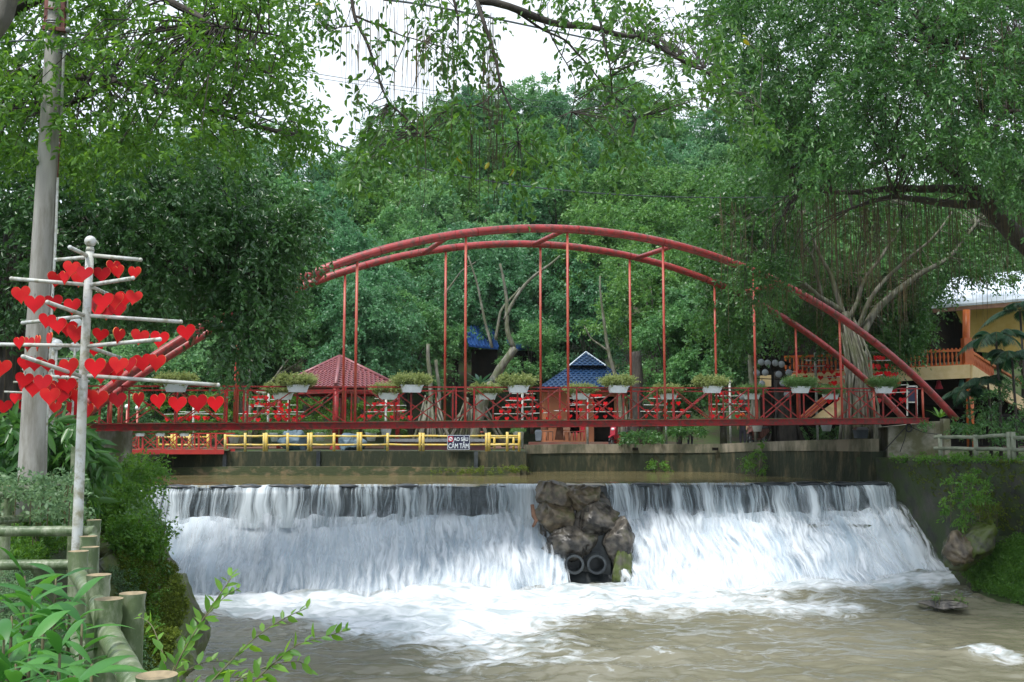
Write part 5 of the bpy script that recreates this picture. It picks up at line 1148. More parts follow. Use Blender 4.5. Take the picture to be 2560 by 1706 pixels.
# ================================================================== TREES
def limb_path(pts, n=22, wob=.12):
    pts = np.array(pts, float); d = np.concatenate([[0], np.cumsum(np.linalg.norm(np.diff(pts, axis=0), axis=1))]); t = d / d[-1]; tt = np.linspace(0, 1, n); c = np.stack([np.interp(tt, t, pts[:, k]) for k in range(3)], 1)
    if wob and n > 4: c[1:-1] += rdir(n - 2) * wob * min(1.0, d[-1] / 6)
    for _ in range(3): c[1:-1] = (c[:-2] * .25 + c[1:-1] * .5 + c[2:] * .25)
    return c
def tree(label, cat, limbs, C, O, leafm, barkm, per=5, leaves=9, TL=.5, LL=.11, wr=.5, droop=.6, spread=.8, jit=.35, hi=True, twig_r=.012, twig_every=1, roots=None, name='tree', group=None, rootm=None, colc=.5, curl=.1, rootr=1.0):
    C = np.array(C); O = np.array(O); base = np.array(limbs[0][0][0], float); r = empty(name, tuple(base)); tag(r, label, cat, group)
    p, a, nn, L, rr = twigs(C, O, per, leaves, TL, LL, droop, spread, jit, colc=colc)
    link('crown', leaf_mesh('crown', p - base, a, nn, L, wr, leafm, rr, hi, curl=curl), r)
    b = MB(); samp = []
    for pts, r0, r1 in limbs:
        c = limb_path(pts); b.tube(c - base, np.linspace(r0, r1, len(c)), 9, wob=.12); samp.append(c[2:])
    samp = np.concatenate(samp); b.build('trunk', barkm, r)
    b = MB()
    for i in range(0, len(C), twig_every):
        d = np.linalg.norm(samp - C[i], axis=1); j = int(np.argmin(d)); s = samp[j]; m_ = (s + C[i]) / 2 + np.array([0, 0, .10 * d[j]]) + rdir(1)[0] * .12 * d[j]
        b.tube(np.array([s, m_, C[i]]) - base, [twig_r * 1.5 + .0015 * d[j], twig_r * 1.1, twig_r * .6], 5, caps=False)
    b.build('branches', barkm, r)
    if roots is not None:
        b = MB()
        for (s, ln) in roots:
            k = np.linspace(0, 1, 6); w_ = U(-.05, .05, 2) * ln * .6
            pts = np.stack([s[0] + w_[0] * np.sin(k * 4) , s[1] + w_[1] * np.sin(k * 3), s[2] - ln * k], 1); b.tube(pts - base, np.linspace(1, .4, 6) * U(.004, .012) * rootr, 4, caps=False)
        tag(b.build('aerial_roots', rootm or M['root'], r), kind='stuff')
    return r
def inpoly(px, py, poly):
    c = np.zeros(len(px), bool); n = len(poly)
    for i in range(n):
        x0_, y0_ = poly[i]; x1_, y1_ = poly[(i + 1) % n]
        k = ((y0_ > py) != (y1_ > py)) & (px < (x1_ - x0_) * (py - y0_) / (y1_ - y0_ + 1e-9) + x0_); c ^= k
    return c
def clumps(poly, n, d0, d1, outz=.3):
    A = np.array(poly, float); lo_, hi_ = A.min(0), A.max(0); out = []
    while len(out) < n:
        px = U(lo_[0], hi_[0], n * 3); py = U(lo_[1], hi_[1], n * 3); k = inpoly(px, py, poly)
        for x, y in zip(px[k], py[k]):
            out.append(P(x, y, U(d0, d1)))
            if len(out) >= n: break
    C = np.array(out); c0 = C.mean(0); O = C - c0; O /= np.linalg.norm(O, axis=1)[:, None] + 1e-9; O[:, 2] += outz; return C, O

# ---- left: big dark ficus whose crown hangs in front of the arch
DK = [(-120, 380), (60, 350), (260, 400), (420, 350), (560, 385), (640, 440), (690, 520), (700, 560), (725, 600), (722, 640), (690, 690), (700, 740), (670, 790), (600, 780), (560, 720), (480, 735), (400, 745), (300, 760), (200, 780), (60, 800), (-120, 820)]
C, O = clumps(DK, 620, 18.5, 24.5)
C2, O2 = clumps([(540, 740), (700, 700), (690, 780), (640, 850), (600, 900), (570, 900), (545, 820)], 36, 19, 20.5)
C3, O3 = clumps([(560, 520), (700, 500), (790, 560), (760, 620), (700, 660), (600, 640)], 40, 19, 21)
C = np.concatenate([C, C2, C3]); O = np.concatenate([O, O2, O3])
tr = P(10, 1000, 22)
limbs = [([(tr[0] - .6, 22.5, -1.4), (tr[0] - .3, 22.4, 1), P(40, 650, 22), P(80, 480, 22)], .55, .3), ([P(30, 700, 22), P(200, 560, 22), P(420, 500, 22), P(620, 560, 21)], .24, .07), ([P(40, 640, 22), P(160, 640, 21), P(350, 640, 20.5), P(540, 690, 20)], .16, .05),
         ([P(50, 600, 22), P(60, 450, 22.5), P(240, 420, 23), P(450, 420, 23)], .18, .05), ([P(540, 690, 20), P(600, 730, 19.8), P(625, 800, 19.8), P(610, 870, 19.8)], .05, .02), ([P(30, 700, 22), P(-60, 600, 21), P(-140, 500, 21)], .2, .08)]
rts = [(P(U(-20, 130), U(620, 800), U(20, 22.5)), U(1, 4)) for _ in range(130)] + [(P(U(150, 700), U(600, 740), U(19, 23)), U(.3, 1.3)) for _ in range(40)]
tree('dense dark glossy ficus on the left bank, hanging in front of the arch', 'tree', limbs, C, O, M['fol_dark'], M['bark'], 9, 13, .55, .115, .52, .55, .8, .5, True, .010, 2, rts, curl=.12)
# knotted trunk roots at the far left edge
b = MB()
for k in range(16):
    x = U(-20, 62); y0 = U(600, 760); b.tube([P(x + U(-8, 8), y0, 20.5), P(x + U(-10, 10), (y0 + 1100) / 2, 20.3), P(x + U(-14, 10), 1180, 20.2)], [.05, .08, .12], 7, wob=.2)
tag(b.build('root_curtain', M['bark'], None), 'curtain of thick dark hanging roots at the left edge behind the pole', 'tree root')

# ---- left top: lighter broad leaved tree against the sky
LT = [(-120, -80), (300, -80), (670, -80), (700, 40), (725, 130), (750, 190), (775, 240), (790, 290), (785, 350), (770, 390), (720, 380), (690, 420), (640, 405), (560, 400), (500, 380), (430, 360), (300, 400), (180, 420), (60, 400), (-120, 440)]
C, O = clumps(LT, 560, 12.5, 17.5)
kk = vnoise(C * .9) > .36; C, O = C[kk], O[kk]
limbs = [([P(-500, 1250, 16), P(-470, 700, 16), P(-400, 300, 16), P(-300, 100, 16)], .35, .2), ([P(-380, 250, 16), P(-60, 60, 15), P(200, -60, 14.5), P(330, -60, 14)], .16, .09), ([P(330, -60, 14), P(415, 5, 14), P(480, 28, 14), P(540, 72, 14), P(600, 125, 14.2), P(690, 200, 14.5)], .07, .02),
         ([P(-380, 300, 16), P(-100, 290, 15.5), P(160, 262, 15), P(270, 215, 15)], .12, .04), ([P(-350, 260, 16), P(0, 180, 16), P(300, 200, 16), P(600, 300, 15), P(760, 340, 15)], .1, .03), ([P(480, 28, 14), P(520, 60, 13.5), P(640, 80, 13.5), P(720, 95, 13.5)], .03, .012)]
tree('tall light green tree with large leaves filling the upper left against the sky', 'tree', limbs, C, O, M['fol_light'], M['bark'], 6, 10, .40, .100, .45, .45, .95, .45, True, .008, 1, curl=.15)
b = MB(); b.tube([P(-60, 110, 9), P(-10, 70, 9), P(12, 40, 9), P(24, -10, 9), P(70, -40, 9)], [.09, .085, .08, .09, .07], 10, wob=.1)
tag(b.build('tree_branch', M['bark_pale']), 'pale curved bough at the top left corner beside the concrete pole', 'branch')

# ---- right: banyan
def hang_roots(n, x0_, x1_, y0_, y1_, d0, d1, l0, l1): return [(P(U(x0_, x1_), U(y0_, y1_), U(d0, d1)), U(l0, l1)) for _ in range(n)]
BT = [(1790, -80), (2700, -80), (2700, 560), (2560, 520), (2420, 420), (2260, 400), (2140, 430), (2040, 470), (1960, 450), (1900, 400), (1850, 300), (1800, 180), (1760, 60)]
C, O = clumps(BT, 700, 22, 29)
C7, O7 = clumps([(1930, -80), (2700, -80), (2700, 520), (2300, 420), (2060, 470), (1960, 430), (1900, 250)], 380, 30, 36)
C2, O2 = clumps([(1800, 440), (1900, 430), (1990, 470), (2000, 560), (1960, 640), (1960, 740), (1900, 760), (1880, 860), (1800, 880), (1740, 800), (1760, 640), (1720, 560)], 200, 37, 41)
C8, O8 = clumps([(2170, 760), (2280, 780), (2285, 870), (2230, 905), (2165, 890)], 60, 43, 44.2)
C9, O9 = clumps([(1950, 700), (2290, 690), (2300, 850), (2180, 870), (1960, 850)], 130, 43.3, 45)
C3, O3 = clumps([(1820, 660), (1890, 690), (1960, 700), (1975, 760), (1900, 770), (1850, 730)], 12, 32.5, 33.2)
C4, O4 = clumps([(1960, 440), (2300, 440), (2600, 480), (2640, 690), (2400, 720), (2340, 800), (2230, 850), (2180, 800), (2040, 840), (1950, 800)], 330, 42, 48)
C5, O5 = clumps([(1880, 648), (1935, 655), (1960, 700), (1935, 712), (1885, 690)], 16, 31.9, 32.6)
limbs = [([P(2560, 640, 30) + np.array([2.0, 0, -6]), P(2600, 640, 30), P(2500, 560, 29), P(2440, 480, 28)], .36, .24), ([P(2440, 480, 28), P(2400, 440, 28), P(2380, 330, 28), P(2300, 220, 28)], .13, .05), ([P(2420, 475, 28), P(2250, 470, 28), P(2130, 485, 28.5), P(2000, 470, 29)], .14, .04),
         ([P(2440, 510, 28), P(2350, 505, 28), P(2230, 490, 28), P(2130, 520, 29)], .13, .05), ([P(2470, 520, 28.4), P(2560, 420, 27), P(2640, 300, 27)], .22, .12), ([P(2460, 440, 28), P(2480, 330, 28), P(2530, 240, 28), P(2560, 150, 28)], .14, .06),
         ([P(2410, 450, 28), P(2330, 395, 28), P(2230, 390, 28), P(2160, 430, 28.5)], .10, .05), ([P(2700, 230, 26), P(2540, 205, 26.5), P(2480, 170, 27), P(2380, 140, 27)], .12, .04), ([P(2640, 290, 26), P(2560, 280, 26.5), P(2460, 285, 27)], .1, .04)]
rts = hang_roots(330, 1960, 2600, 440, 540, 25, 30, .6, 3.2) + hang_roots(160, 1800, 2300, 480, 640, 30, 34, .6, 2.6) + hang_roots(60, 2300, 2560, 40, 300, 22, 27, .5, 2) + hang_roots(40, 1860, 2060, 690, 760, 31.7, 32.4, .2, .9)
CC = np.concatenate([C, C3, C5, C7]); OO = np.concatenate([O, O3, O5, O7])
tree('huge banyan over the right half with dark boughs and long hanging roots', 'tree', limbs, CC, OO, M['fol_ban'], M['bark'], 8, 13, .6, .125, .46, .6, .85, .55, True, .012, 2, rts, curl=.12)
# its neighbour that grows behind the bridge, pale roots twined to a trunk
limbs = [([(P(2150, 1085, 41.5)[0], 41.5, -.9), P(2140, 950, 41.5), P(2130, 860, 41.5), P(2110, 780, 41.5)], .34, .2), ([P(2140, 880, 41.5), P(2190, 770, 41.5), P(2290, 690, 42), P(2370, 650, 42), P(2440, 560, 42)], .19, .06), ([P(2130, 850, 41.5), P(2180, 740, 41), P(2270, 640, 41), P(2330, 600, 41), P(2380, 530, 41)], .11, .04),
         ([P(2110, 790, 41.5), P(2080, 700, 41.5), P(2050, 640, 41.5), P(2010, 540, 41.5)], .12, .04), ([P(2120, 800, 41.5), P(2160, 700, 41.8), P(2220, 620, 42), P(2280, 520, 42)], .10, .04), ([P(2100, 780, 41.5), P(2000, 700, 41), P(1900, 640, 40.5), P(1850, 560, 40)], .13, .05), ([P(2140, 900, 41.6), P(2110, 820, 41.8), P(2060, 760, 42), P(2030, 640, 42)], .1, .05),
         ([(P(2175, 1085, 41.3)[0], 41.3, -.9), P(2165, 980, 41.3), P(2160, 880, 41.3)], .2, .14), ([(P(2120, 1085, 41.3)[0], 41.3, -.9), P(2128, 980, 41.3), P(2125, 900, 41.3)], .18, .14)]
C6, O6 = clumps([(1740, 430), (2100, 430), (2250, 470), (2400, 560), (2480, 660), (2380, 700), (2260, 600), (2080, 560), (1960, 620), (1900, 780), (1800, 760)], 170, 40, 46)
rts = hang_roots(260, 1880, 2300, 560, 760, 39, 42, .6, 3) + hang_roots(50, 2380, 2540, 600, 700, 40, 43, .5, 2.2)
tree('banyan with pale twisted trunk and roots at the right end of the bridge', 'tree', limbs, np.concatenate([C2, C4, C6, C8, C9]), np.concatenate([O2, O4, O6, O8, O9]), M['fol_ban'], M['bark_pale'], 8, 12, .75, .16, .5, .55, .85, .6, False, .012, 2, rts)

# ---- hanging branches at top centre, close to the camera
HB = []
def hb(poly, n, d0, d1): HB.append(clumps(poly, n, d0, d1, -.2))
hb([(690, -40), (860, -40), (850, 60), (800, 70), (720, 30)], 16, 9, 11)
hb([(840, 20), (950, 60), (960, 150), (1000, 260), (960, 330), (900, 330), (880, 220), (900, 180), (860, 110)], 15, 9, 10.5)
hb([(960, -30), (1100, -30), (1090, 30), (980, 20)], 5, 9, 11)
hb([(1060, 40), (1120, 20), (1230, 30), (1225, 120), (1200, 180), (1150, 200), (1080, 190), (1060, 110)], 34, 9.5, 11)
hb([(900, 300), (1000, 270), (1160, 270), (1180, 330), (1150, 380), (1080, 390), (1000, 400), (930, 370), (880, 360)], 46, 9, 11)
hb([(870, 340), (950, 360), (930, 420), (900, 480), (880, 460)], 13, 9, 10)
hb([(1170, 260), (1260, 250), (1330, 270), (1420, 300), (1440, 380), (1420, 430), (1350, 420), (1290, 380), (1240, 400), (1180, 360)], 22, 9.5, 11)
hb([(1240, 370), (1330, 390), (1310, 470), (1290, 500), (1250, 460)], 10, 9.5, 10.5)
hb([(1320, -40), (1480, -40), (1600, 20), (1560, 60), (1440, 50), (1380, 20)], 22, 9, 11.5)
hb([(1480, 20), (1700, -20), (1850, 20), (1840, 130), (1780, 230), (1720, 250), (1640, 250), (1560, 210), (1500, 120)], 84, 9.5, 13)
hb([(1380, 110), (1480, 120), (1520, 180), (1480, 200), (1400, 160)], 9, 10, 11.5)
hb([(1470, 200), (1560, 210), (1640, 260), (1640, 330), (1580, 390), (1530, 400), (1490, 340), (1480, 260)], 30, 9.5, 11.5)
hb([(1400, 330), (1440, 340), (1440, 410), (1410, 420)], 4, 10, 11)
hb([(1760, 190), (1850, 200), (1920, 260), (1950, 310), (1880, 340), (1820, 290)], 26, 10, 12.5)
C = np.concatenate([h[0] for h in HB]); O = np.concatenate([h[1] for h in HB]); O[:, 2] -= .4
D_ = 10.2
def pl(*q): return [P(x, y, d) for x, y, d in q]
limbs = [(pl((1120, -260, 10), (1180, -80, 10), (1195, 0, 10)), .08, .045), (pl((1195, 0, 10), (1290, 25, 10), (1360, 50, 10), (1440, 68, 10.3), (1560, 88, 10.6), (1640, 115, 11), (1760, 170, 11.6)), .044, .014), (pl((1193, 0, 10), (1205, 50, 9.9), (1232, 110, 9.9), (1247, 155, 9.9), (1250, 210, 9.9), (1275, 270, 9.9), (1292, 320, 9.9), (1296, 355, 9.9)), .024, .006),
         (pl((876, -80, 9.7), (880, 0, 9.7), (888, 62, 9.7), (915, 105, 9.7), (935, 160, 9.7), (952, 215, 9.7), (972, 260, 9.7)), .022, .010), (pl((972, 260, 9.7), (1010, 290, 9.7), (1035, 320, 9.7), (1056, 342, 9.7)), .014, .006), (pl((888, 40, 9.7), (940, 62, 9.8), (1000, 88, 9.9), (1060, 105, 10)), .012, .005),
         (pl((1250, 212, 9.9), (1220, 250, 9.9), (1190, 265, 10), (1165, 268, 10)), .012, .005), (pl((1290, 30, 10), (1370, 80, 10.2), (1420, 110, 10.3), (1480, 170, 10.5), (1540, 240, 10.6), (1590, 300, 10.8)), .014, .006), (pl((1360, 60, 10), (1390, 110, 10), (1420, 170, 10), (1442, 205, 10), (1430, 280, 10)), .009, .003),
         (pl((1470, -40, 10.4), (1500, 60, 10.4), (1515, 120, 10.4), (1528, 180, 10.4), (1530, 235, 10.5)), .018, .008), (pl((1134, 0, 9.8), (1145, 40, 9.8), (1145, 80, 9.8)), .016, .008), (pl((888, 64, 9.7), (850, 68, 9.7), (824, 80, 9.7)), .008, .004), (pl((1250, 212, 9.9), (1270, 225, 9.9), (1286, 243, 9.9)), .008, .003),
         (pl((1640, 115, 11), (1760, 180, 11.5), (1900, 270, 12)), .02, .008)]
rts = hang_roots(40, 880, 1120, -20, 120, 9, 10.5, .3, 1.2) + hang_roots(26, 1030, 1180, 0, 300, 9, 10.5, .5, 1.6) + hang_roots(26, 1205, 1245, 30, 160, 9.7, 10.1, .8, 1.6) + hang_roots(12, 1160, 1200, 260, 340, 9.7, 10.1, .5, 1.1) + hang_roots(20, 780, 960, 0, 60, 9, 10.5, .3, .9) + hang_roots(16, 1220, 1260, 180, 320, 9.8, 10.2, .6, 1.4) + [(P(x, U(-30, 60), 9.9), U(1.3, 2.4)) for x in (870, 905, 980, 985, 1060, 1150)]
tree('leafy banyan boughs and thin aerial roots hanging into the top centre', 'branch', limbs, C, O, M['fol_hang'], M['bark'], 3, 6, .26, .078, .5, .5, .9, .18, True, .0035, 1, rts, name='overhanging_branch', curl=.2, rootr=.35)

# ---- forest on the hillside and the terrace
def crown_proto(seed, m, R0=4.2, H=6.5, nl=24, per=5, leaves=10, LL=.20, TL=.9, droop=.45, ncl=300, hi=False):
    lob = []
    for k in range(nl):
        a = U(0, 2 * pi); rr = U(.15, 1) ** .6 * R0 * .66; z = U(-.42, .5) * H; sh = 1 - .45 * abs(z) / (H * .5)
        lob.append((rr * cos(a) * sh, rr * sin(a) * sh, z, U(.20, .40) * R0))
    C = []; O = []
    for k in range(ncl):
        x, y, z, r = lob[rng.integers(nl)]; d = rdir(1, -.25, 1)[0]; q = U(.8, 1.05)
        C.append((x + d[0] * r * q, y + d[1] * r * q, z + d[2] * r * .8 * q)); O.append(d + np.array([0, 0, .25]))
    p, a, nn, L, rr = twigs(np.array(C), np.array(O), per, leaves, TL * .8, LL, droop, .6, .40, colc=.65)
    return leaf_mesh('crown', p, a, nn, L, .5, m, rr, hi), lob
def trunk_proto(lob, H, h, m, r0=.22):
    b = MB(); b.tube(limb_path([(0, 0, -h - H * .45), (U(-.3, .3), U(-.3, .3), -h * .5 - H * .3), (0, 0, 0)], 10, .2), np.linspace(r0, r0 * .55, 10), 8, wob=.12)
    for x, y, z, r in lob[:9]: b.tube(limb_path([(0, 0, -H * .35 + U(-1, .8)), (x * .5, y * .5, z * .4 - .6), (x, y, z)], 7, .2), np.linspace(r0 * .5, .04, 7), 6)
    return b.mesh('trunk', m)
protos = []
for i, (mk, kw) in enumerate((('fol_a', {}), ('fol_b', dict(nl=28)), ('fol_c', dict(droop=.7, TL=1.1)), ('fol_d', dict(nl=22, LL=.23)), ('fol_a', dict(nl=30, H=8.0)), ('fol_c', dict(nl=24, R0=3.6, H=8)))):
    cm, lob = crown_proto(i, M[mk], ncl=480, per=6, leaves=10, **kw); protos.append((cm, trunk_proto(lob, kw.get('H', 6.5), 4.0, M['bark_pale'] if i % 2 else M['bark'])))
def ftree(px, ytop, D, pi_, s, label, sz=1.0, group=None, gz=None):
    top = P(px, ytop, D); s3_ = s; H = 6.5 if pi_ not in (4, 5) else 8.0
    cz = top[2] - H * .72 * s * sz
    r = empty('forest_tree', (top[0], D, float(terr(np.array([top[0]]), np.array([float(D)]))[0])), U(0, 6.28)); tag(r, label, 'tree', group)
    cm, tm = protos[pi_]
    for nm, me in (('crown', cm), ('trunk', tm)):
        o = link(nm, me, r); o.location = (0, 0, cz - r.location[2]); o.scale = (s, s, s * sz)
    return r
kinds = ['mid green', 'yellowish green', 'bluish green', 'pale green', 'tall mid green', 'slim dark green']
cols = ['left of the first tall hanger', 'between the first and second tall hangers', 'between the second and third tall hangers', 'between the third and fourth tall hangers', 'between the fourth and fifth tall hangers', 'right of the fifth tall hanger']
def colname(px): 
    k = int(np.searchsorted([888, 1161, 1418, 1660, 1887], px)); return cols[k]
rowsF = [('on the far skyline', 128, 1.75, [(240, 330), (380, 320), (520, 300), (640, 300), (760, 410), (850, 400), (935, 350), (1020, 240), (1125, 245), (1215, 190), (1300, 172), (1385, 225), (1470, 262), (1555, 205), (1640, 250), (1725, 300), (1800, 280), (1880, 250), (1960, 300)]),
         ('on the upper slope', 104, 1.5, [(300, 420), (450, 400), (600, 380), (740, 470), (830, 455), (930, 420), (1030, 345), (1140, 320), (1250, 290), (1360, 310), (1470, 340), (1580, 330), (1690, 360), (1790, 350), (1900, 390), (2020, 420)]),
         ('halfway up the slope', 84, 1.3, [(260, 500), (390, 480), (520, 460), (640, 440), (740, 470), (840, 450), (950, 430), (1060, 440), (1170, 420), (1290, 450), (1400, 430), (1520, 420), (1640, 400), (1760, 420), (1880, 440), (2000, 480), (2120, 500), (2230, 470), (2340, 450), (2450, 440), (2560, 450)]),
         ('low on the slope', 69, 1.15, [(180, 600), (310, 590), (440, 580), (560, 560), (700, 560), (800, 540), (910, 560), (1020, 530), (1140, 560), (1260, 540), (1380, 580), (1500, 520), (1620, 500), (1740, 540), (1850, 560), (1980, 600), (2090, 560), (2200, 540), (2310, 520), (2420, 500), (2540, 520)])]
used = {}
for rn, D, s, lst in rowsF:
    for j, (px, yt) in enumerate(lst):
        k = int(rng.integers(0, 6)) if rn != 'low on the slope' else [0, 3, 1, 3, 0, 2, 5, 0, 4, 3, 2, 1, 1, 3, 0, 5, 0, 1, 0, 3, 4][j]
        if rn == 'halfway up the slope' and 1500 < px < 1800: k = 1
        ftree(px, yt - 6 + U(-8, 8), D + U(-5, 5), k, s * U(.88, 1.1), '%s tree %s, %s from the left in its row' % (kinds[k], rn, ordn[j]), U(.92, 1.1))
# terrace trees just behind the pavilions (smaller, brighter lower crowns)
for px, yt, D, k, s, lb_ in ((610, 735, 58, 3, .85, 'pale bushy tree behind the left end of the bridge'), (770, 640, 57, 0, .85, 'green tree above the red tiled roof'), (905, 660, 56, 2, .95, 'broad dark green tree right of the red tiled roof'), (1030, 700, 60, 4, .8, 'green tree behind the second pair of hangers'),
                            (1205, 560, 64, 2, 1.1, 'tall bluish tree above the slanting pale trunk'), (1330, 800, 60, 0, .62, 'round green tree left of the blue tiled roof'), (1470, 640, 66, 5, 1.1, 'dark tree rising behind the blue tiled roof'), (1640, 600, 56, 1, 1.0, 'bright green tree at the fourth tall hanger'),
                            (1690, 760, 52, 0, .78, 'rounded green tree low between the fourth and fifth hangers'), (1800, 640, 54, 3, 1.0, 'pale green tree left of the lantern frame'), (520, 800, 62, 3, .9, 'pale open tree seen under the dark ficus'), (700, 800, 60, 3, .62, 'small pale tree left of the red tiled roof'), (390, 820, 55, 3, .9, 'pale green tree seen through the left arch foot'), (250, 850, 50, 3, .8, 'bushy tree behind the hearts at the left')):
    ftree(px, yt, D, k, s, lb_, .95)
# pale slanting banyan trunks in the middle
def twisted(label, main, extra, m, seed, n=10, spreadx=.5):
    r = empty('banyan_trunk', tuple(main[0][0][0])); tag(r, label, 'tree trunk'); o = np.array(main[0][0][0], float); 
    for pts, r0, r1 in main: b = MB(); c = limb_path(pts, 14, .12); b.tube(c - o, np.linspace(r0, r1, 14), 8, wob=.15); b.build('trunk', m, r)
    b = MB()
    for k in range(n):
        x = U(-spreadx, spreadx); y = U(-.4, .4); b.tube([(x * 1.25, y, -.1), (x * .8 + U(-.1, .1), y * .7, U(.6, 1.2)), (x * .3, y * .3, U(1.8, 2.8))], [.10, .06, .04], 6, wob=.2)
    tag(b.build('roots', m, r), kind='stuff')
def g_(px, D): v = P(px, 1100, D); return (v[0], D, -.75)
twisted('leaning pale trunk with a cut stub behind the third tall hanger', [([g_(1180, 52), P(1215, 980, 52), P(1262, 905, 52), P(1288, 870, 52)], .30, .20), ([P(1285, 872, 52), P(1265, 830, 52), P(1268, 740, 52), P(1250, 660, 52)], .14, .06), ([P(1262, 800, 52), P(1300, 720, 52), P(1360, 670, 52), P(1400, 640, 52)], .10, .05), ([P(1240, 850, 52), P(1250, 780, 52), P(1300, 720, 52.3)], .09, .05)], None, M['bark_pale'], 1, 26, 1.6)
twisted('cluster of slim pale trunks behind the second tall hanger', [([g_(1075, 50), P(1078, 960, 50), P(1070, 860, 50)], .14, .09), ([g_(1098, 50.5), P(1096, 970, 50.5), P(1090, 900, 50.5)], .10, .08), ([P(1230, 870, 53), P(1205, 780, 53), P(1190, 700, 53), P(1170, 640, 53)], .08, .04), ([P(1110, 740, 54), P(1150, 680, 54), P(1190, 655, 54)], .06, .03)], None, M['bark_pale'], 2, 22, 1.2)
twisted('tall pale forked trunk behind the fourth pair of hangers', [([g_(1560, 53), P(1540, 940, 53), P(1515, 860, 53), P(1505, 770, 53), P(1490, 720, 53), P(1500, 690, 53)], .14, .05), ([P(1524, 880, 53), P(1480, 850, 53), P(1460, 815, 53)], .06, .03)], None, M['bark_pale'], 3, 8, .5)
twisted('stout tree trunk in a planted bed beside the red scooter', [([g_(1590, 50), P(1588, 1000, 50), P(1592, 940, 50), P(1585, 880, 50)], .36, .26)], None, M['bark'], 4, 10, .6)
twisted('thick rooted trunk behind the bridge at the lantern frame', [([g_(1965, 44.5), P(1960, 1000, 44.5), P(1950, 930, 44.5)], .5, .3)], None, M['bark'], 5, 22, .9)
twisted('pale straight trunk left of the dark lantern frame', [([g_(1886, 46), P(1883, 980, 46), P(1876, 880, 46)], .15, .12)], None, M['bark_pale'], 6, 4, .2)
twisted('slanting pale trunks left of the red tiled roof', [([g_(620, 55), P(655, 985, 55), P(700, 930, 55), P(740, 880, 55)], .12, .05), ([g_(600, 56), P(640, 990, 56), P(690, 940, 56), P(760, 900, 56)], .1, .05), ([g_(610, 54), P(618, 960, 54), P(630, 900, 54)], .1, .05)], None, M['bark_pale'], 7, 10, .5)

r = empty('root_cluster', (P(2150, 1090, 41)[0], 41, -.8)); tag(r, 'dense cluster of pale twisted roots round the banyan at the right bridge end', 'tree root'); o = np.array(r.location); b = MB()
for k in range(46):
    x = U(-.95, .75); y = U(-.7, .3); t_ = U(2.6, 5.6); b.tube([(x * 1.1, y, -.2), (x * .95 + U(-.15, .15), y * .9, t_ * .35), (x * .6 + U(-.12, .12), y * .6, t_ * .7), (x * .35 - .25, y * .3 + .3, t_)], [.10 * U(.6, 1.2), .06, .05, .03], 6, wob=.2)
tag(b.build('roots', M['bark_pale'], r), kind='stuff')
# ================================================================== UNDERGROWTH
from mathutils.bvhtree import BVHTree
bpy.context.view_layer.update()
_v = []; _f = []
for o_ in COL.objects:
    if o_.type == 'MESH' and (o_.name.startswith('ground') or o_.name.startswith('boulder') or (o_.parent is not None and o_.parent.name.startswith('bank_wall'))):
        n0 = len(_v); _v += [o_.matrix_world @ v.co for v in o_.data.vertices]; _f += [[i + n0 for i in p.vertices] for p in o_.data.polygons]
SURF = BVHTree.FromPolygons(_v, _f)
def shrub(name, label, cat, poly, n, d0, d1, m, per=5, leaves=8, TL=.35, LL=.09, wr=.5, droop=.4, ground=False, hi=False, kind=None, group=None, zoff=.12):
    if ground:
        C = []; it = 0; Nn = []
        A = np.array(poly, float); lo_, hi_ = A.min(0), A.max(0)
        while len(C) < n and it < 40:
            it += 1
            px = U(lo_[0], hi_[0], 400); py = U(lo_[1], hi_[1], 400); k = inpoly(px, py, poly)
            for x, y in zip(px[k], py[k]):
                if len(C) >= n: break
                v = Vector(ray(x, y)).normalized(); hit = SURF.ray_cast(Vector((0, 0, 0)), v)
                if hit[0] is not None and d0 <= hit[0].y <= d1: q = np.array(hit[0]); q[2] += U(0, zoff); C.append(q)
        if len(C) < 3: print('NO GROUND', label); return None
        if len(C) < n: print('few', label, len(C), n)
        C = np.array(C); O = np.tile([0, -.25, .9], (len(C), 1))
    else: C, O = clumps(poly, n, d0, d1, .6)
    p, a, nn, L, r = twigs(C, O, per, leaves, TL, LL, droop, .8, TL * .4)
    base = C.mean(0); me = leaf_mesh(name, p - base, a, nn, L, wr, m, r, hi)
    if kind: o = link(name, me); o.location = base; tag(o, label, cat, group, kind); return o
    e = empty(name, base); tag(e, label, cat, group); link('leaves', me, e)
    b = MB()
    for i in range(0, len(C), max(1, len(C) // 24)): b.tube([C[i] - base + np.array([0, 0, -.35]), C[i] - base + np.array([0, 0, -.1]), C[i] - base + np.array([.03, 0, .1])], .007, 4, caps=False)
    tag(b.build('stems', M['stem'], e), kind='stuff'); return e

# left bank weeds, beside the fence and down the rock face
shrub('bank_weeds', 'mixed green weeds covering the slope below the bamboo fence', 'weeds', [(215, 1150), (330, 1130), (380, 1160), (350, 1260), (370, 1300), (420, 1380), (380, 1420), (300, 1400), (250, 1330), (215, 1250)], 420, 9, 33, M['weed'], 5, 8, .3, .075, .5, .3, True, False, 'stuff', zoff=.35)
shrub('bank_weeds', 'low bluish weeds on the rock right of the bamboo fence', 'weeds', [(265, 1430), (340, 1440), (350, 1500), (330, 1700), (390, 1706), (330, 1560), (300, 1500)], 200, 3, 20, M['weedb'], 4, 7, .12, .03, .55, .3, True, False, 'stuff', zoff=.08)
shrub('moss', 'bright moss patches over the left bank rock', 'moss', [(270, 1310), (330, 1310), (400, 1380), (450, 1440), (470, 1520), (430, 1640), (350, 1706), (330, 1560), (300, 1420)], 1300, 6, 26, M['moss'], 6, 8, .07, .028, .7, .0, True, False, 'stuff', zoff=.02)
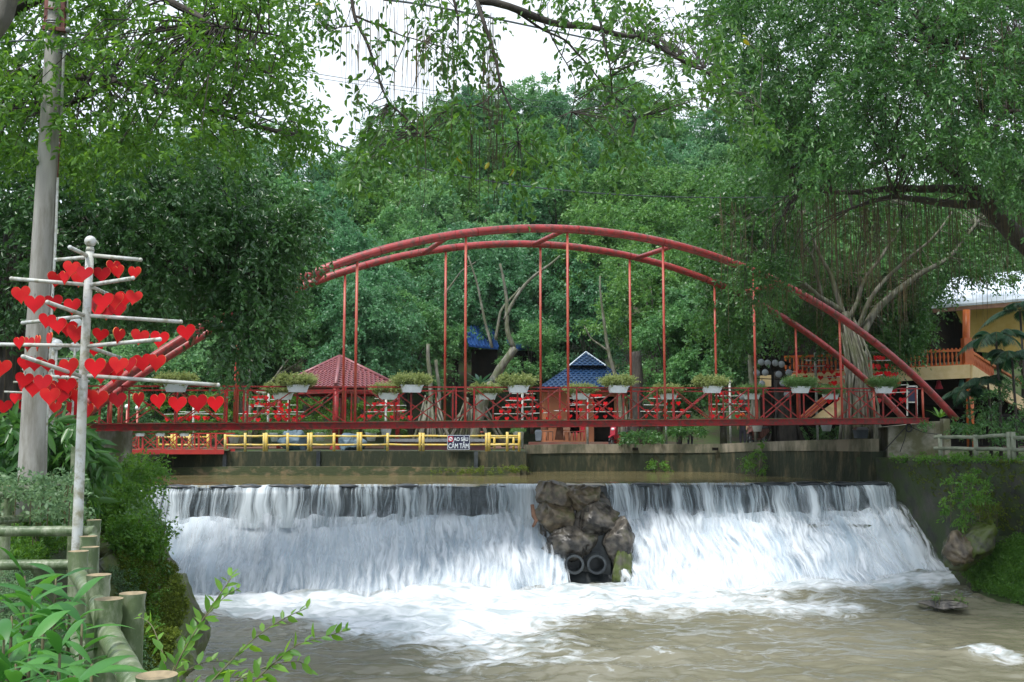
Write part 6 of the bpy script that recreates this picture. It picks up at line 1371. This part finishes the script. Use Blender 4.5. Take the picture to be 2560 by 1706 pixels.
shrub('ground_cover', 'leafy ground cover on the flat left bank behind the side fence', 'ground cover', [(0, 1130), (210, 1110), (215, 1330), (150, 1400), (0, 1440)], 520, 6, 30, M['weed'], 5, 8, .16, .05, .5, .2, True, False, 'stuff', zoff=.12)
shrub('ground_cover', 'small leaved ground cover under the big leaved plants at bottom left', 'ground cover', [(0, 1430), (200, 1430), (230, 1560), (250, 1706), (0, 1706)], 700, 2.2, 12, M['weedb'], 4, 7, .07, .022, .6, .2, True, False, 'stuff', zoff=.12)
shrub('bush', 'bush hanging over the left end of the waterfall', 'bush', [(225, 1150), (330, 1150), (400, 1175), (370, 1230), (330, 1260), (230, 1250)], 110, 24, 28, M['weed'], 6, 9, .55, .12, .4, .5)
shrub('bush', 'wispy bush leaning from the bank over the left foam', 'bush', [(330, 1280), (400, 1300), (440, 1340), (400, 1370), (340, 1350)], 26, 18, 20, M['weedb'], 3, 7, .4, .07, .4, .1)
shrub('bush', 'dark large leaved plants beside the concrete pole', 'bush', [(-60, 1060), (60, 1060), (200, 1080), (220, 1140), (150, 1200), (40, 1190), (-60, 1200)], 90, 14.5, 17, M['fol_ban'], 4, 7, .5, .30, .3, .9, hi=True)
shrub('bush', 'low bright weeds around the foot of the concrete pole', 'bush', [(0, 1200), (200, 1200), (210, 1290), (100, 1300), (0, 1290)], 120, 11, 13.5, M['weedb'], 4, 7, .2, .06, .5, .3)
shrub('bank_weeds', 'tufts of small weeds growing over the mossy left bank rock', 'weeds', [(290, 1340), (400, 1370), (430, 1430), (400, 1520), (380, 1600), (330, 1700), (310, 1500)], 260, 6, 26, M['weed'], 4, 7, .14, .04, .5, .3, True, False, 'stuff', zoff=.06)
shrub('moss', 'moss and small plants creeping over the dark right bank wall', 'moss', [(2230, 1165), (2560, 1150), (2560, 1330), (2480, 1330), (2360, 1260), (2280, 1200)], 420, 24, 40, M['moss'], 4, 7, .10, .04, .6, .2, True, False, 'stuff', zoff=.02)
shrub('ground_cover', 'weeds along the top edge of the dark right bank wall', 'ground cover', [(2230, 1138), (2560, 1140), (2560, 1165), (2230, 1160)], 200, 24, 40, M['weed'], 4, 7, .16, .06, .5, .3, True, False, 'stuff', zoff=.1)
shrub('grass', 'small tuft of grass on the low stone washed by foam', 'grass', [(2330, 1488), (2400, 1488), (2410, 1508), (2330, 1508)], 12, 28.4, 28.9, M['weed'], 4, 7, .18, .06, .3, .2)
# right bank
shrub('grass', 'green grass and weeds on the right bank below the dark wall', 'grass', [(2400, 1430), (2470, 1390), (2560, 1340), (2600, 1340), (2600, 1530), (2520, 1500), (2440, 1480)], 900, 24, 40, M['weed'], 6, 8, .22, .075, .3, .35, True, False, 'stuff', zoff=.1)
for poly, n, d0, d1, lb_ in (([(2380, 1200), (2440, 1180), (2480, 1230), (2470, 1300), (2400, 1310), (2360, 1280)], 44, 30.6, 31.6, 'mossy fern clump growing on the dark right wall'), ([(2290, 1060), (2560, 1050), (2560, 1090), (2540, 1110), (2420, 1090)], 60, 35, 38, 'leafy bush behind the right bamboo fence'),
                           ([(2430, 960), (2600, 940), (2600, 1080), (2420, 1080)], 90, 36, 40, 'dense shrubs under the palms at the right edge'), ([(1865, 1150), (1900, 1110), (1935, 1120), (1960, 1180), (1900, 1185), (1870, 1180)], 30, 41.5, 43.2, 'fern growing from the right quay wall'), ([(1630, 1160), (1660, 1152), (1665, 1175), (1632, 1178)], 12, 46, 46.5, 'small fern on the quay wall below the weep holes')):
    shrub('bush', lb_, 'bush', poly, n, d0, d1, M['weed'] if 'wall' in lb_ else M['fol_ban'], 5, 8, .35, .12, .35, .6)
shrub('bush', 'mossy tuft on top of the big tilted boulder', 'bush', [(2440, 1265), (2490, 1262), (2500, 1290), (2450, 1300)], 26, 30.8, 31.4, M['moss'], 5, 8, .22, .07, .4, .4)
shrub('grass', 'line of green weeds at the foot of the yellow fence wall', 'grass', [(1080, 1180), (1180, 1172), (1310, 1165), (1315, 1178), (1200, 1184), (1080, 1184)], 60, 42.2, 42.6, M['moss'], 4, 7, .2, .08, .3, .5, kind='stuff')
shrub('grass', 'bright lawn behind the left part of the bridge', 'grass', [(200, 1000), (560, 985), (700, 1000), (1000, 1010), (1000, 1080), (200, 1085)], 700, 50, 60, M['weed'], 5, 8, .4, .14, .3, .4, kind='stuff')
for poly, lb_ in (([(1555, 1085), (1640, 1082), (1660, 1104), (1560, 1108)], 'dark green bed around the stout terrace trunk'), ([(1680, 1072), (1750, 1070), (1760, 1086), (1678, 1086)], 'dark green bed behind the stout terrace trunk'), ([(1940, 1078), (2130, 1072), (2140, 1100), (1940, 1104)], 'low hedge behind the right quay wall band')):
    shrub('hedge', lb_, 'hedge', poly, 60, 46.5, 48.5, M['fol_ban'], 5, 8, .3, .12, .4, .4)

# fern-like bird nest plant and palms
def blade_plant(name, label, cat, base, n, L0, W0, m, up=1.1, arch=.9, seg=6, fold=.25, lean=(0, 0), rev=1.0, fan=(0, 2 * pi)):
    r = empty(name, tuple(base)); tag(r, label, cat)
    for k in range(n):
        a = fan[0] + (fan[1] - fan[0]) * (k + U(.1, .9)) / n; L = L0 * U(.7, 1.15); el = U(.45, 1.0) * up; ks = np.linspace(0, 1, seg + 1)
        d = np.array([cos(a) * cos(el) + lean[0], sin(a) * cos(el) + lean[1], sin(el)]); d /= np.linalg.norm(d); sd_ = np.array([-sin(a), cos(a), 0])
        c = d[None] * (ks * L)[:, None]; c[:, 2] -= arch * L * ks ** 2.2 * .6
        wv = W0 * L / L0 * np.array([.12 if q < .02 else max(.02, sin(pi * q ** .8)) for q in ks]); V = []; fc = []
        T = np.gradient(c, axis=0); 
        for i in range(seg + 1):
            nn = np.cross(T[i], sd_); nn /= np.linalg.norm(nn) + 1e-9
            V += [c[i] + sd_ * wv[i] + nn * abs(wv[i]) * -fold * rev, c[i], c[i] - sd_ * wv[i] + nn * abs(wv[i]) * -fold * rev]
        for i in range(seg): q = 3 * i; fc += [(q, q + 1, q + 4, q + 3), (q + 1, q + 2, q + 5, q + 4)]
        me = fast_mesh('leaf', np.array(V), np.array(fc), 4, {'rnd': ('FACE', np.full(len(fc), U(0, 1)))}, smooth=True); me.materials.append(m); link('leaf', me, r)
    return r
blade_plant('bird_nest_fern', 'spiky bird nest fern on the trunk behind the third hanger', 'fern', P(1200, 962, 51), 16, 1.3, .09, M['palm'], 1.0, .5)
blade_plant('bird_nest_fern', 'bright leaves of a low fern behind the quay wall at the right bridge end', 'fern', P(2350, 1045, 40), 10, .8, .05, M['weed'], 1.0, .5)
# big leaved plants at bottom left: stems carrying lance leaves
def lance_plant(px, py, D, n, L0, W0, label, h=.35, m='blade'):
    tip = P(px, py, D); r = empty('broad_leaf_plant', (tip[0], tip[1], tip[2] - h)); tag(r, label, 'plant'); a0 = U(0, 6); b = MB(); b.tube([(0, 0, -.25), (0, 0, h * .5), (0, 0, h)], [.009, .007, .004], 6); b.build('stem', M['stem'], r)
    for k in range(n):
        a = a0 + k * 2.4; z = h * (.15 + .85 * k / max(1, n - 1)); L = L0 * U(.75, 1.15) * (1 - .25 * k / n); el = U(.25, 1.15); seg = 7; ks = np.linspace(0, 1, seg + 1)
        d = np.array([cos(a) * cos(el), sin(a) * cos(el), sin(el)]); sd_ = np.array([-sin(a), cos(a), 0]); tw = U(-.5, .5); c = d[None] * (ks * L)[:, None] + np.array([0, 0, z]); c[:, 2] -= .45 * L * ks ** 2
        T = np.gradient(c, axis=0); wv = W0 * L / L0 * np.sin(pi * np.clip(ks, 0.02, .985) ** .85); V = []; fc = []
        for i in range(seg + 1):
            nn = np.cross(T[i], sd_); nn /= np.linalg.norm(nn); s_ = sd_ * cos(tw) + nn * sin(tw); n2 = np.cross(T[i], s_); n2 /= np.linalg.norm(n2) + 1e-9
            V += [c[i] + s_ * wv[i] - n2 * wv[i] * .22, c[i], c[i] - s_ * wv[i] - n2 * wv[i] * .22]
        for i in range(seg): q = 3 * i; fc += [(q, q + 1, q + 4, q + 3), (q + 1, q + 2, q + 5, q + 4)]
        me = fast_mesh('leaf', np.array(V), np.array(fc), 4, {'rnd': ('FACE', np.full(len(fc), U(0, 1)))}, smooth=True); me.materials.append(M[m]); link('leaf', me, r)
    return r
LPs = [(62, 1440, 4.6, 7, .30, .035, 'tall broad leaf plant reaching up beside the lower side rail', .42), (30, 1540, 3.9, 8, .26, .036, 'broad leaf plant at the left edge below the side rail', .35), (110, 1530, 4.2, 7, .24, .036, 'bright broad leaf plant with upright oval leaves near the left edge', .35), (150, 1620, 3.5, 8, .24, .034, 'broad leaf plant left of the double bamboo post', .3),
       (40, 1660, 3.2, 8, .26, .036, 'lowest broad leaf plant in the bottom left corner', .3), (205, 1560, 3.9, 7, .22, .030, 'dark broad leaf plant touching the bamboo post', .3), (230, 1660, 3.1, 6, .22, .032, 'broad leaf plant at the bottom beside the second bamboo post', .3), (120, 1700, 2.9, 6, .22, .034, 'broad leaf plant cut by the bottom edge', .3), (-20, 1480, 4.4, 6, .28, .036, 'broad leaf plant cut by the left edge', .4)]
for q in LPs: lance_plant(q[0], q[1], q[2], q[3] + 4, q[4] * 1.2, q[5] * 1.0, q[6], q[7])
for px, py, D, lb_ in ((80, 1490, 4.3, 'bright broad leaf plant between the two left edge plants'), (10, 1600, 3.5, 'broad leaf plant half cut by the left edge, low down'), (75, 1610, 3.7, 'broad leaf plant with wide blades left of the bottom bamboo posts'), (175, 1500, 4.4, 'small broad leaf plant just left of the bamboo posts'), (185, 1690, 3.0, 'drooping broad leaf plant at the bottom left of the double post'), (140, 1440, 5.0, 'furthest broad leaf plant below the lower side rail')):
    lance_plant(px, py, D, 11, .31, .035, lb_, .34)
for px, py, D, lb_ in ((20, 1120, 15.5, 'long leaved ginger plant left of the concrete pole'), (150, 1090, 15.8, 'long leaved ginger plant between the concrete pole and the heart pole'), (200, 1120, 16.5, 'long leaved ginger plant behind the white heart pole')):
    lance_plant(px, py, D, 12, .85, .075, lb_, .9, 'palm')

# leafy shoots over the water, bottom left
def shoot(pts, D0, D1, n, L0, label, side=None, r0=.0038):
    q = np.array([P(x, y, D0 + (D1 - D0) * i / (len(pts) - 1)) for i, (x, y) in enumerate(pts)]); c = limb_path(q, 20, .0); r = empty('leafy_shoot', tuple(q[0])); tag(r, label, 'shoot')
    b = MB(); b.tube(c - q[0], np.linspace(r0, .0015, 20), 6); b.build('stem', M['stem'], r)
    t = (np.arange(n) + .6) / n; idx = .15 + .85 * t; pc = np.stack([np.interp(idx, np.linspace(0, 1, 20), c[:, k]) for k in range(3)], 1); T = c[-1] - c[0]; T /= np.linalg.norm(T)
    up_ = np.array([0, -.25, 1.0]); sd_ = np.cross(T, up_); sd_ /= np.linalg.norm(sd_); sgn = np.where(np.arange(n) % 2, 1, -1)
    ax = T[None] * .75 + np.cross(sd_, T)[None] * -1.0 * 0 + (np.array([-T[2], 0, T[0]]))[None] * sgn[:, None] * .75 + rdir(n) * .55; nm = np.array([[0, -.5, .8]]) + rdir(n) * .9
    L = L0 * U(.7, 1.2, n) * (1 - .35 * t); link('leaves', leaf_mesh('leaves', pc - q[0], ax, nm, L, .46, M['shoot'], U(0, 1, n), True, .12, .12), r)
S0 = [([(405, 1760), (450, 1640), (500, 1560), (540, 1500), (590, 1430), (575, 1440)], 'tallest leafy shoot rising in front of the foam'), ([(400, 1780), (440, 1650), (490, 1570), (560, 1490), (600, 1470)], 'leafy shoot just behind the tallest one'), ([(460, 1780), (560, 1670), (640, 1590), (720, 1540), (770, 1520)], 'long arching leafy shoot in the middle of the bush'),
      ([(560, 1780), (660, 1680), (740, 1610), (820, 1590), (870, 1575)], 'lowest leafy shoot stretching furthest right over the river'), ([(420, 1760), (410, 1640), (380, 1560), (345, 1540)], 'leafy shoot bending left in front of the rock'), ([(380, 1780), (420, 1700), (520, 1650), (600, 1660)], 'short leafy shoot at the bottom edge'), ([(500, 1780), (590, 1700), (680, 1660), (760, 1650), (765, 1680)], 'leafy shoot with a drooping yellow green tip'), ([(430, 1800), (470, 1720), (560, 1690), (640, 1700)], 'leafy shoot lowest in the bottom left bush')]
for j, (pts, lb_) in enumerate(S0): shoot(pts, 3.9, 4.1 + .2 * (j % 3), 22 if j < 4 else 15, .076, lb_)

# palms at the right edge
def palm(px, py, D, n, L0, label, hgt, up=1.0):
    top = P(px, py, D); gz = -.9; r = empty('palm', (top[0], D, gz)); tag(r, label, 'palm'); th = top[2] - gz; b = MB(); b.tube([(0, 0, 0), (.05, 0, th * .5), (0, 0, th)], [.07, .05, .04], 8); b.build('trunk', M['bark'], r)
    for k in range(n):
        a = 2 * pi * (k + U(0, .8)) / n; el = U(.35, 1.15) * up; L = L0 * U(.8, 1.15); ks = np.linspace(0, 1, 12); d = np.array([cos(a) * cos(el), sin(a) * cos(el), sin(el)])
        c = d[None] * (ks * L)[:, None] + np.array([0, 0, th]); c[:, 2] -= L * .75 * ks ** 2.2; b = MB(); b.tube(c, np.linspace(.014, .004, 12), 4, caps=False); fr = b.build('frond', M['stem'], r)
        m_ = 34; u = np.linspace(.18, 1, m_); pc = np.stack([np.interp(u, ks, c[:, q]) for q in range(3)], 1); T = np.gradient(pc, axis=0); T /= np.linalg.norm(T, axis=1)[:, None]; sd_ = np.cross(T, [0, 0, 1.0]); sd_ /= np.linalg.norm(sd_, axis=1)[:, None]
        P2 = np.concatenate([pc, pc]); ax = np.concatenate([T * .6 + sd_, T * .6 - sd_]); ax[:, 2] -= .35; nm = np.tile([0, 0, 1.0], (2 * m_, 1)) + rdir(2 * m_) * .2; LL_ = L * .30 * np.sin(pi * np.clip(np.concatenate([u, u]), .05, .93)) + .06
        link('leaflets', leaf_mesh('leaflets', P2, ax, nm, LL_, .085, M['palm'], U(0, 1, 2 * m_), True, .1, .25), fr)
for q in ((2490, 850, 37, 11, 1.6, 'tall palm in front of the yellow balcony house, left stem'), (2530, 900, 36.5, 11, 1.5, 'palm at the right edge beside the tall one'), (2420, 985, 38, 9, 1.3, 'low palm spreading in front of the orange column'), (2550, 780, 38, 9, 1.4, 'highest palm crown near the white roof'), (2470, 960, 37.5, 9, 1.3, 'short palm at the foot of the tall palm')):
    palm(*q[:5], q[5], 2)


# ================================================================== AIR
hz = MB(); hz.box((0, 120, 32), (700, 330, 78)); ho = hz.build('haze', bpy.data.materials.new('haze_air')); hm = ho.data.materials[0]; hm.use_nodes = True; t = hm.node_tree
for n_ in list(t.nodes):
    if n_.type == 'BSDF_PRINCIPLED': t.nodes.remove(n_)
pv = t.nodes.new('ShaderNodeVolumePrincipled'); pv.inputs['Color'].default_value = (.82, .95, .93, 1); pv.inputs['Density'].default_value = .00012
t.links.new(pv.outputs[0], t.nodes['Material Output'].inputs['Volume']); tag(ho, kind='stuff', label='thin pale haze in the valley air', cat='haze')
